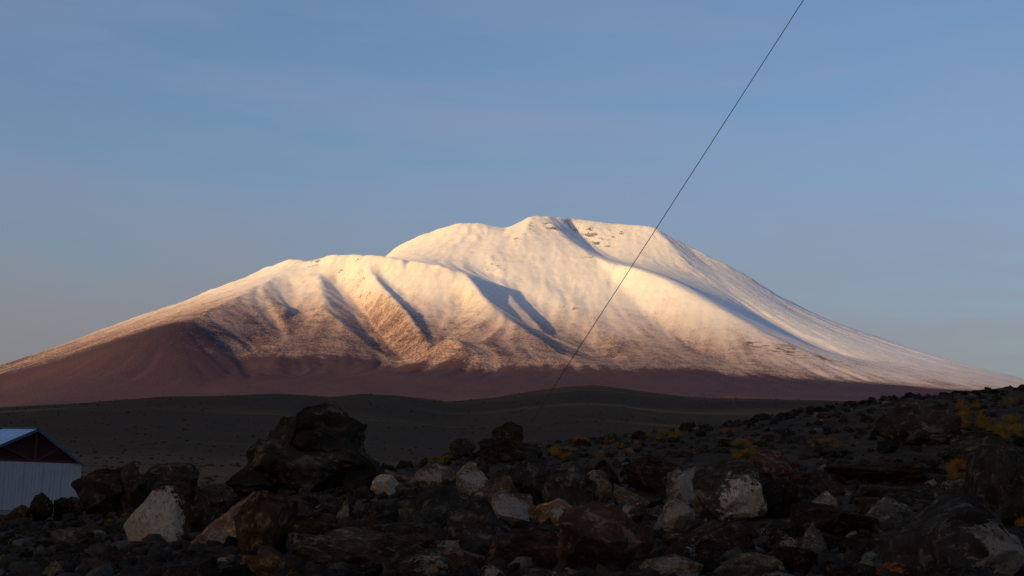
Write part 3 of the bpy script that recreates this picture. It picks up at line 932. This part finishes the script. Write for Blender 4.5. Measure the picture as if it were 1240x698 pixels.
def heroes():
    for (name, cx, cy, w, h, dr, kind, seed, tint, crust, tilt, label) in HEROES:
        base = cy + h * 0.5
        g, r = ground_hit(cx, base)
        dist = g.y
        planes = None
        if label.startswith('wedge'):
            planes = [(-.85, -.12, .46, .50), (.9, -.25, .15, .66), (0, -.9, .42, .52)]
        if label.startswith('huge'):
            planes = [(-.62, -.15, .75, .62), (.66, -.25, .66, .70), (.1, -.8, .6, .72)]
        if name == 'rock_outcrop':
            planes = [(-.72, -.2, .62, .62), (.62, -.2, .72, .66), (0, -.8, .55, .66)]
        me = outcrop_mesh() if name == 'rock_outcrop' else mesh_of(seed, 5 if w > 90 else 4, kind, planes, name)
        k = 1.2 if 450 < cx < 960 else 1.08
        w *= k; h *= (k + 1) / 2; sx = w / F * dist / 2; sz = h / F * dist / 2 * 1.12
        sy = (sx + sz) / 2 * dr
        c = P(cx, cy + h * 0.06, dist + sy * 0.35)
        gz = float(terrain(c.x, c.y))
        bot = min(c.z - sz, gz - 0.12 * sz); top = c.z + sz
        sz = (top - bot) / 2; c.z = (top + bot) / 2
        pl, sz_c, cc = crust if crust else ((0, 0, 0), -5.0, PALE)
        sz_c = sz_c + (0.05 if 0.2 < sz_c < 1 else 0)
        tint = (tint[0] * 1.15, tint[1], tint[2] * 0.85)
        o = rock_object(name, me, c, (sx, sy, sz), (0, math.radians(tilt), 0), tint, pl, sz_c, cc)
        tag(o, label, 'rock', 'boulders of the stony rise')
        HBOX.append((cx, cy, w, h))


heroes()

# stones between the big boulders: a few shared shapes, each stone an object
STONE_KINDS = {'dark': (DARK, 'dark volcanic stone'), 'brown': (BROWN, 'brown volcanic stone'), 'rust': (RUST, 'rust-red stone'),
               'grey': (GREY, 'plain grey stone'), 'pale': ((0.085, 0.062, 0.046), 'stone with a pale crust')}
SHAPES = [mesh_of(200 + i, 4, k, None, 'stone') for i, k in enumerate(['round', 'block', 'slab', 'block', 'point', 'block', 'block', 'slab', 'block', 'round', 'point', 'block'])]


def crest_row(px):
    return float(np.interp(px, [c[0] for c in CREST], [c[1] for c in CREST]))


def place_stone(px, row, wpx, kind, rg, where=None):
    g, r = ground_hit(px, row)
    s = wpx / F * g.y / 2
    tint, label = STONE_KINDS[kind]
    k = rg.uniform(0.5, 1.0)
    sc = (s, s * rg.uniform(.75, 1.1), s * rg.uniform(0.55, 0.9))
    o = rock_object('stone', SHAPES[rg.integers(len(SHAPES))], (g.x, g.y, g.z + sc[2] * (0.30 if wpx > 30 else 0.12)), sc,
                    (rg.normal(0, .18), rg.normal(0, .18), rg.uniform(0, 6.28)), tuple(c * k for c in tint),
                    (rg.normal(0, .5), rg.normal(0, .5), .4), (rg.uniform(.2, .8) if kind == 'pale' else -5), PALE)
    where = where or 'beside ' + min(LANDMARKS, key=lambda l: math.hypot(l[0] - px, (l[1] - row) * 1.3))[2]
    size = 'small ' if wpx < 17 else 'sizeable ' if wpx > 32 else ''
    tag(o, size + label + ' ' + where, 'stone', kind + ' stones on the rise')
    return o


def stones():
    rg = np.random.default_rng(5)
    placed = []
    # pile of rounded cobbles under the outcrop
    for i in range(26):
        px = rg.uniform(345, 460); row = rg.uniform(588, 636)
        place_stone(px, row, rg.uniform(15, 27), rg.choice(['dark', 'brown', 'dark', 'rust', 'grey']), rg, 'in the heap at the foot of the large outcrop')
    # blocks that close the gaps of the bank
    n = 0
    tries = 0
    while n < 80 and tries < 6000:
        tries += 1
        px = rg.uniform(230, 1240)
        lo = max(crest_row(px) + 34, 585)
        row = rg.uniform(lo, 716)
        w = rg.uniform(38, 78) * (0.75 + 0.35 * (row - 585) / 130)
        if any(abs(px - a) < (c + w) * .30 and abs(row - (b + d * .5)) < (d + w * .6) * .22 for a, b, c, d in HBOX):
            continue
        if any(abs(px - a) < (w + c) * .36 and abs(row - b) < (w + c) * .17 for a, b, c in placed):
            continue
        placed.append((px, row, w))
        place_stone(px, row, w, rg.choice(['dark', 'brown', 'rust', 'grey', 'pale'], p=[.36, .30, .05, .09, .20]), rg)
        n += 1
    n = 0
    tries = 0
    while n < 130 and tries < 6000:
        tries += 1
        px = rg.uniform(-40, 1280)
        cr = crest_row(px)
        t = rg.uniform(0, 1) ** 1.1
        row = cr + 4 + (712 - cr) * t
        w = (10 + 26 * t) * rg.uniform(0.6, 1.5)
        if any(abs(px - a) < c * .42 and (b - d * .5) < row < b + d * .5 for a, b, c, d in HBOX):
            continue
        if any(abs(px - a) < (w + c) * .42 and abs(row - b) < (w + c) * .25 for a, b, c in placed):
            continue
        placed.append((px, row, w))
        kind = rg.choice(['dark', 'brown', 'rust', 'grey', 'pale'], p=[.38, .30, .08, .15, .09] if px > 460 else [.30, .34, .14, .12, .10])
        if px > 880 and row < 600 and kind in ('pale', 'grey'): kind = 'dark'
        if px < 120: w = min(w, 15 + 20 * t * t)
        if px > 880 and row < 575 and rg.uniform() < .45: continue
        place_stone(px, row, w, kind, rg)
        n += 1
    # ragged skyline of the rise
    for px in np.arange(905, 1250, 9.5):
        px = px + rg.uniform(-4, 4)
        place_stone(px, crest_row(px) + rg.uniform(1, 5), rg.uniform(7, 17), 'dark', rg, 'on the ragged skyline of the rise')
    for px in np.arange(-10, 900, 21):
        px = px + rg.uniform(-8, 8)
        place_stone(px, crest_row(px) + rg.uniform(2, 7), rg.uniform(8, 15) if px < 110 else rg.uniform(9, 24), rg.choice(['dark', 'brown']), rg)


stones()


def rubble():
    """loose small stones nobody could count, one object"""
    rg = np.random.default_rng(9)
    m = NT('rubble_stone')
    t = m.attr('shade')
    pos = m.n('ShaderNodeNewGeometry').outputs['Position']
    n = m.noise(pos, 14, 4, 0.7)
    c = m.n('ShaderNodeValToRGB')
    m.l(t, c.inputs[0])
    el = c.color_ramp.elements
    el[0].position = 0; el[0].color = (0.040, 0.027, 0.019, 1)
    el[1].position = 1; el[1].color = (0.26, 0.19, 0.14, 1)
    for p_, col in ((.4, BROWN), (.62, OLIVE), (.78, (0.10, 0.05, 0.032)), (.9, GREY)):
        e = el.new(p_); e.color = (*col, 1)
    dk = m.n('ShaderNodeMix', data_type='RGBA', blend_type='MULTIPLY')
    m.l(m.rng(n, .25, .7, .35, .95), dk.inputs['Factor']); m.l(c.outputs[0], dk.inputs['A']); dk.inputs['B'].default_value = (.4, .38, .36, 1)
    m.color(dk.outputs['Result'])
    m.normal(m.bump(n, 0.8, 0.04))
    protos = [(v_, np.array(f_)) for v_, f_ in (block_shape(400 + i, 1, k) for i, k in enumerate(['block', 'point', 'slab', 'point', 'block', 'block', 'slab', 'point']))]
    N = 6000
    r = 10.5 + 48 * rg.uniform(0, 1, N) ** 1.9
    az = np.radians(rg.uniform(-23, 23, N))
    x = r * np.sin(az); y = r * np.cos(az); z = terrain(x, y)
    V, Fc, S = [], [], []
    base = 0
    for i in range(N):
        v, f = protos[i % 8]
        s = min(0.052 * math.exp(rg.normal(0.35, 0.5)) * (0.8 + r[i] / 70), 0.15)
        a = rg.uniform(0, 6.28); ca, sa = math.cos(a), math.sin(a)
        q = v * np.array([s, s * rg.uniform(.7, 1), s * rg.uniform(.5, .85)])
        q = np.stack([q[:, 0] * ca - q[:, 1] * sa, q[:, 0] * sa + q[:, 1] * ca, q[:, 2]], 1) + (x[i], y[i], z[i] + s * .2)
        V.append(q); Fc.append(f + base); S.append(np.full(len(v), rg.uniform() ** 1.2)); base += len(v)
    V = np.concatenate(V).astype(np.float32); Fc = np.concatenate(Fc)
    me = bpy.data.meshes.new('rubble')
    me.vertices.add(len(V)); me.vertices.foreach_set('co', V.ravel())
    me.loops.add(Fc.size); me.loops.foreach_set('vertex_index', Fc.ravel().astype(np.int32))
    me.polygons.add(len(Fc)); me.polygons.foreach_set('loop_start', np.arange(0, Fc.size, 3, dtype=np.int32))
    me.update(calc_edges=True)
    me.materials.append(m.m)
    o = bpy.data.objects.new('rubble', me)
    COL.objects.link(o)
    add_attr(o, 'shade', np.concatenate(S))
    tag(o, 'loose small brown and grey rubble covering the stony rise', 'rubble', kind='stuff')


rubble()

# ------------------------------------------------------------------ yellow grass tussocks
def grass_material(name, a, b):
    m = NT(name)
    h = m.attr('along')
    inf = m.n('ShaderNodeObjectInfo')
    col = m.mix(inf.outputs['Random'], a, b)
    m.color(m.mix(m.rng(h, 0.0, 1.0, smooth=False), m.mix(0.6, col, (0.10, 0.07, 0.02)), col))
    m.b.inputs['Roughness'].default_value = 0.7
    return m.m


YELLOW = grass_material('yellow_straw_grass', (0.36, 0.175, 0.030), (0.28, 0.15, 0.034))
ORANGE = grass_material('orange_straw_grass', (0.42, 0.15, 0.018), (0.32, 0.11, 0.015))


def tussock_mesh(seed, mat):
    rg = np.random.default_rng(seed)
    V, Fc, A = [], [], []
    for i in range(150):
        a = rg.uniform(0, 6.28); rad = 0.55 * math.sqrt(rg.uniform())
        bx, by = rad * math.cos(a), rad * math.sin(a)
        lean = 0.25 + 0.75 * rad / 0.55
        a2 = a + rg.normal(0, .5)
        hgt = rg.uniform(0.55, 1.0) * (1.0 - 0.35 * rad)
        w = rg.uniform(0.018, 0.034)
        px, py = -math.sin(a2) * w, math.cos(a2) * w
        dx, dy = math.cos(a2) * lean * hgt * .55, math.sin(a2) * lean * hgt * .55
        b = len(V)
        for t in (0, .55, 1.0):
            k = 1 - t * .8
            V += [(bx + dx * t * t + px * k, by + dy * t * t + py * k, hgt * (t - .22 * lean * t * t)), (bx + dx * t * t - px * k, by + dy * t * t - py * k, hgt * (t - .22 * lean * t * t))]
            A += [t, t]
        Fc += [(b, b + 1, b + 3, b + 2), (b + 2, b + 3, b + 5, b + 4)]
    me = bpy.data.meshes.new('grass_tussock')
    me.from_pydata(V, [], Fc)
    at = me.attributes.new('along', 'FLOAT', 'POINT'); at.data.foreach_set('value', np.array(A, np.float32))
    me.materials.append(mat)
    return me


def tussocks():
    rg = np.random.default_rng(21)
    ys = [tussock_mesh(i, YELLOW) for i in range(4)]; os_ = [tussock_mesh(10 + i, ORANGE) for i in range(3)]
    # (x, y, spread x, spread y, number, size px, orange share, label, group)
    beds = [
        (681, 552, 16, 5, 9, 11, .2, 'yellow grass tussock growing above the dark rounded boulder', 'tussocks above the rounded boulder'),
        (735, 545, 46, 12, 17, 8, .1, 'small yellow grass tussock on the open stony crest', 'scattered small crest tussocks'),
        (806, 532, 22, 4, 11, 11, .3, 'golden grass tussock in the bed on the crest', 'golden tussocks on the crest'),
        (900, 544, 24, 12, 22, 10, .3, 'yellow grass tussock above the white-patched boulder', 'tussocks above the white-patched boulder'),
        (1000, 541, 28, 5, 8, 9, .3, 'yellow grass tussock on the rise below its ragged skyline', 'tussocks on the middle of the rise'),
        (1190, 512, 42, 11, 26, 15, .35, 'yellow grass tussock beside the large rounded boulder', 'tussocks beside the large rounded boulder'),
        (1232, 528, 12, 6, 5, 16, .1, 'bright yellow grass tussock above the tall dark rounded boulder', 'tussocks above the tall dark boulder'),
        (1152, 536, 10, 4, 5, 12, 1., 'orange grass tussock at the foot of the large rounded boulder', 'tussocks at the foot of the large boulder'),
        (1156, 570, 16, 4, 7, 13, .8, 'orange grass tussock growing over the long low dark slab', 'tussocks over the long slab'),
        (1150, 580, 18, 2, 6, 10, .9, 'flat orange grass tussock on the edge of a dark slab', 'tussocks on the slab edge'),
        (1236, 640, 7, 10, 4, 20, .9, 'orange grass tussock at the foot of the tall dark rounded boulder', 'tussocks below the tall dark boulder'),
        (530, 555, 14, 4, 6, 9, .3, 'dull yellow grass tussock behind the pinkish-grey stone', 'tussocks behind the pinkish-grey stone'),
        (140, 636, 12, 6, 4, 9, .6, 'dry orange grass tuft on the rubble below the shed', 'tufts on the rubble'),
        (700, 530, 10, 3, 4, 13, 1., 'rust-coloured grass tussock on the crest', 'rust-coloured crest tussocks'),
    ]
    for cx, cy, sx, sy, n, size, osh, label, group in beds:
        for i in range(n):
            px = cx + rg.normal(0, .6) * sx; row = cy + rg.normal(0, .75) * sy
            row = max(row, crest_row(px) + 2)
            g, r = ground_hit(px, row)
            s = size * rg.uniform(.45, 1.15) / F * g.y
            me = os_[rg.integers(3)] if rg.uniform() < osh else ys[rg.integers(4)]
            o = bpy.data.objects.new('grass_tussock', me)
            COL.objects.link(o)
            o.location = g + Vector((0, 0, 0.03)); o.scale = (s * 1.0, s * 1.0, s * .85); o.rotation_euler = (0, 0, rg.uniform(0, 6.28))
            tag(o, label, 'grass', group)


tussocks()

# ------------------------------------------------------------------ scrub on the plain and the dark hills
def scrub():
    rg = np.random.default_rng(33)
    m = NT('dry_scrub')
    m.color(m.mix(m.attr('shade'), (0.046, 0.026, 0.013), (0.10, 0.056, 0.022)))
    v0, f0 = ico(1)
    N = 6000
    r = 130 * (2100 / 130) ** rg.uniform(0.05, 1, N)
    az = np.radians(rg.uniform(-23, 23, N))
    x = r * np.sin(az); y = r * np.cos(az)
    keep = fbm2(x / 140, y / 140, 3, 61) + 0.5 * fbm2(x / 30, y / 30, 2, 63) > rg.uniform(-.5, .5, N)
    x, y, r = x[keep], y[keep], r[keep]
    z = terrain(x, y)
    n = len(x)
    s_ = (0.22 + 0.34 * rg.uniform(0, 1, n) ** 2) * (1 + r / 1600)
    jit = 1 + 0.35 * rg.uniform(-1, 1, (n, len(v0), 1))
    V = v0[None] * jit * np.stack([s_ * 1.3, s_ * 1.3, s_ * .6], 1)[:, None] + np.stack([x, y, z + s_ * .3], 1)[:, None]
    Fc = f0[None] + (np.arange(n) * len(v0))[:, None, None]
    V = V.reshape(-1, 3).astype(np.float32); Fc = Fc.reshape(-1, 3)
    me = bpy.data.meshes.new('scrub')
    me.vertices.add(len(V)); me.vertices.foreach_set('co', V.ravel())
    me.loops.add(Fc.size); me.loops.foreach_set('vertex_index', Fc.ravel().astype(np.int32))
    me.polygons.add(len(Fc)); me.polygons.foreach_set('loop_start', np.arange(0, Fc.size, 3, dtype=np.int32))
    me.update(calc_edges=True)
    me.materials.append(m.m)
    o = bpy.data.objects.new('scrub', me); COL.objects.link(o)
    add_attr(o, 'shade', np.repeat(rg.uniform(0, 1, n) ** 2, len(v0)))
    tag(o, 'low dry scrub dotted over the plain and the dark hills', 'scrub', kind='stuff')


scrub()

# ------------------------------------------------------------------ metal shed
def flat_mat(name, col, rough=0.7, metal=0.0, nscale=3.0, wear=(0.5, 0.45, 0.4), wear_amt=0.35):
    m = NT(name)
    v = m.coord('Object')
    n = m.noise(v, nscale, 6, 0.65, 0.3)
    s = m.noise(v, nscale * 2, 5, 0.7, 0.2, (3, 3, 0.4))
    f = m.rng(m.math('MULTIPLY', m.math('ADD', n, s), 0.5), .45, .68, 0, wear_amt)
    m.color(m.mix(f, col, tuple(a * b for a, b in zip(col, wear))))
    m.b.inputs['Roughness'].default_value = rough
    m.b.inputs['Metallic'].default_value = metal
    m.b.inputs['Specular IOR Level'].default_value = 0.4
    return m.m


def box_mesh(name, c, s, mat, parent, rot=None, bevel=0.006):
    bm = bmesh.new()
    bmesh.ops.create_cube(bm, size=1)
    bmesh.ops.scale(bm, vec=s, verts=bm.verts)
    bmesh.ops.bevel(bm, geom=bm.edges[:], offset=bevel, segments=1, affect='EDGES')
    if rot is not None:
        bmesh.ops.rotate(bm, matrix=rot, verts=bm.verts)
    bmesh.ops.translate(bm, vec=c, verts=bm.verts)
    me = bpy.data.meshes.new(name); bm.to_mesh(me); bm.free()
    me.materials.append(mat)
    o = bpy.data.objects.new(name, me); COL.objects.link(o); o.parent = parent
    return o


def corrugated(name, o3, u, v, lu, lv, n3, mat, parent, pitch=0.18, amp=0.018, thick=0.004):
    """ribbed sheet: origin o3, ribs repeat along u, run along v, proud along n3"""
    k = max(8, int(lu / pitch * 8))
    vs, fs = [], []
    for i in range(k + 1):
        a = lu * i / k
        ph = (a / pitch) % 1.0
        d = amp * (0.5 + 0.5 * math.cos(2 * math.pi * ph)) ** 2
        for t in (0, 1):
            for w in (0, thick):
                vs.append(tuple(o3 + u * a + v * (lv * t) + n3 * (d + w)))
    for i in range(k):
        a = i * 4; b = a + 4
        fs += [(a + 1, b + 1, b + 3, a + 3), (a, a + 2, b + 2, b), (a, b, b + 1, a + 1), (a + 2, a + 3, b + 3, b + 2)]
    fs += [(0, 1, 3, 2), (k * 4, k * 4 + 2, k * 4 + 3, k * 4 + 1)]
    return link_mesh(name, vs, fs, mat, parent, smooth=False)


def shed():
    wallm = flat_mat('whitewashed_sheet', (0.34, 0.315, 0.32), 0.75, 0.0, 1.2, (.62, .62, .64), .55)
    roofm = flat_mat('galvanised_roof_sheet', (0.40, 0.50, 0.64), 0.45, 0.25, 1.5, (.75, .75, .78), .6)
    trimm = flat_mat('blue_ridge_trim', (0.05, 0.07, 0.13), 0.6, 0.2)
    redm = flat_mat('red_painted_timber', (0.075, 0.016, 0.013), 0.8)
    boardm = flat_mat('dark_gable_board', (0.050, 0.012, 0.010), 0.9)
    concm = flat_mat('grey_plinth', (0.20, 0.19, 0.18), 0.95)
    Yc = 84.0
    corner = P(98, 562, Yc)                          # far top corner of the gable wall
    al = math.radians(30)
    g = Vector((math.cos(al), math.sin(al), 0))      # along the gable wall, away to the right
    WR, WL, Hw, rise, Ln = 2.62, 3.75, 2.75, 1.86, 9.5
    W = WR + WL
    xm = (WR - WL) / 2
    root = bpy.data.objects.new('shed', None); COL.objects.link(root)
    base = corner - g * WR; base.z = corner.z - Hw
    root.location = base
    root.rotation_euler = (0, 0, al)                 # local x along gable, -y out of it, +y into the building
    tag(root, 'low shed with whitewashed metal walls and shiny blue-grey gable roof', 'shed')
    X, Yv, Z = Vector((1, 0, 0)), Vector((0, 1, 0)), Vector((0, 0, 1))
    box_mesh('plinth', Vector((xm, Ln / 2, -0.75)), (W - .06, Ln - .06, 1.49), concm, root)
    npan = 6; pw = W / npan
    for i in range(npan):
        corrugated('wall_panel', Vector((-WL + i * pw + .004, 0 - (i % 2) * .004, 0)), X, Z, pw - .008, Hw, -Yv, wallm, root, pitch=0.2, amp=0.008)
    for sgn, xe in ((-1, -WL), (1, WR)):
        for i in range(6):
            lw = Ln / 6
            corrugated('wall_panel', Vector((xe, i * lw + .01, 0)), Yv, Z, lw - .02, Hw, X * sgn, wallm, root, pitch=0.2, amp=0.008)
        box_mesh('corner_trim', Vector((xe + sgn * .012, -.012, Hw / 2)), (.07, .07, Hw), wallm, root)
    corrugated('wall_panel', Vector((-WL, Ln, 0)), X, Z, W, Hw, Yv, wallm, root, pitch=0.2, amp=0.008)
    # open gable with its truss in front of dark boards
    for nm, y0, y1 in (('gable_board', .30, .33), ('rear_gable_board', Ln - .06, Ln - .03)):
        link_mesh(nm, [(-WL, y0, Hw), (WR, y0, Hw), (0, y0, Hw + rise), (-WL, y1, Hw), (WR, y1, Hw), (0, y1, Hw + rise)],
                  [(0, 1, 2), (5, 4, 3), (0, 3, 4, 1), (1, 4, 5, 2), (2, 5, 3, 0)], boardm, root, smooth=False)
    box_mesh('tie_beam', Vector((xm, .06, Hw + .06)), (W, .10, .12), redm, root)
    box_mesh('king_post', Vector((0, .07, Hw + rise / 2)), (.12, .09, rise - .25), redm, root)
    ov = 0.28
    for sx, wd in ((-1, WL), (1, WR)):
        th = math.atan2(rise, wd); rl = math.hypot(rise, wd)
        box_mesh('rafter', Vector((sx * wd / 2, .065, Hw + rise / 2 - .02)), (rl, .10, .13), redm, root, Matrix.Rotation(sx * th, 3, 'Y'))
        box_mesh('strut', Vector((sx * wd * .26, .075, Hw + rise * .25)), (wd * .55, .08, .09), redm, root, Matrix.Rotation(-sx * th * .9, 3, 'Y'))
        down = Vector((sx * math.cos(th), 0, -math.sin(th)))
        nn = Vector((sx * math.sin(th), 0, math.cos(th)))
        ns = 7; sw = (Ln + 2 * ov) / ns
        for i in range(ns):
            o0 = Vector((0, -ov + i * sw + .003, Hw + rise + .03)) + nn * (.02 + .005 * (i % 2))
            corrugated('roof_sheet', o0, Yv, down, sw + .02, rl + .16, nn, roofm, root, pitch=0.2, amp=.03)
        box_mesh('barge_board', Vector((0, -ov - .02, Hw + rise + .01)) + down * (rl + .16) / 2 - nn * .03, (rl + .16, .03, .12), trimm, root, Matrix.Rotation(sx * th, 3, 'Y'))
    box_mesh('ridge_cap', Vector((0, Ln / 2, Hw + rise + .085)), (.26, Ln + 2 * ov + .1, .05), trimm, root)


shed()

# ------------------------------------------------------------------ guy wire and its mast (the mast stands out of frame to the right)
def tube(name, pts, rad, mat, parent=None, seg=8):
    vs, fs = [], []
    for i, p in enumerate(pts):
        d = (Vector(pts[min(i + 1, len(pts) - 1)]) - Vector(pts[max(i - 1, 0)])).normalized()
        a = d.orthogonal().normalized(); b = d.cross(a)
        if i and (a.dot(pa) < 0): a, b = -a, -b
        pa = a
        rr = rad[i] if isinstance(rad, (list, tuple)) else rad
        for k in range(seg):
            t = 2 * math.pi * k / seg
            vs.append(tuple(Vector(p) + a * math.cos(t) * rr + b * math.sin(t) * rr))
    for i in range(len(pts) - 1):
        for k in range(seg):
            fs.append((i * seg + k, i * seg + (k + 1) % seg, (i + 1) * seg + (k + 1) % seg, (i + 1) * seg + k))
    fs += [tuple(range(seg))[::-1], tuple((len(pts) - 1) * seg + k for k in range(seg))]
    return link_mesh(name, vs, fs, mat, parent)


def guy_wire():
    steel = flat_mat('dull_steel_cable', (0.095, 0.055, 0.040), 0.85, 0.0)
    galv = flat_mat('weathered_galvanised_steel', (0.32, 0.32, 0.33), 0.5, 0.7)
    # ground anchor just behind the crest
    for k in range(120):
        row = 535 + k * .5
        a = P(667 - (row - 474) * 305 / 474, row, 45.0)
        if a.z <= float(terrain(a.x, a.y)) + .05: break
    top_px = 1580; top_row = -(top_px - 972) * (474 / 305)
    b = P(top_px, top_row, 27.0)
    k = 40
    # the cable hangs in the plane of its two ends with a slight sag
    def pt(t):
        q = a.lerp(b, t); q.z -= 0.04 * 4 * t * (1 - t); return q
    w = bpy.data.objects.new('guy_wire', None); COL.objects.link(w); w.location = a
    tag(w, 'thin dark cable stretched slanting across the sky', 'cable')
    tube('cable', [pt(i / k) - a for i in range(k + 1)], 0.0105, steel, w)
    ad = (b - a).normalized()
    tube('turnbuckle', [ad * .5, ad * .55, ad * .85, ad * .9], [.0118, .016, .016, .0118], steel, w)
    tube('anchor_rod', [ad * -.25, ad * .06], .018, steel, w)
    mast = bpy.data.objects.new('radio_mast', None); COL.objects.link(mast)
    gz = float(terrain(b.x, b.y)); mast.location = (b.x, b.y, gz)
    tag(mast, 'slender grey steel mast that holds the slanting cable', 'mast')
    H = b.z - gz
    s = .22
    for i in range(3):
        t = 2 * math.pi * i / 3
        tube('leg', [(s * math.cos(t), s * math.sin(t), -.3), (s * math.cos(t), s * math.sin(t), H + .6)], .025, galv, mast)
    vs = int(H / 0.6)
    pts = []
    for i in range(vs):
        t = 2 * math.pi * i / 3
        pts.append((s * math.cos(t), s * math.sin(t), i * .6))
    tube('lacing', pts, .010, galv, mast, 5)
    tube('collar', [(0, 0, H - .1), (0, 0, H + .1)], s + .04, galv, mast, 12)


guy_wire()
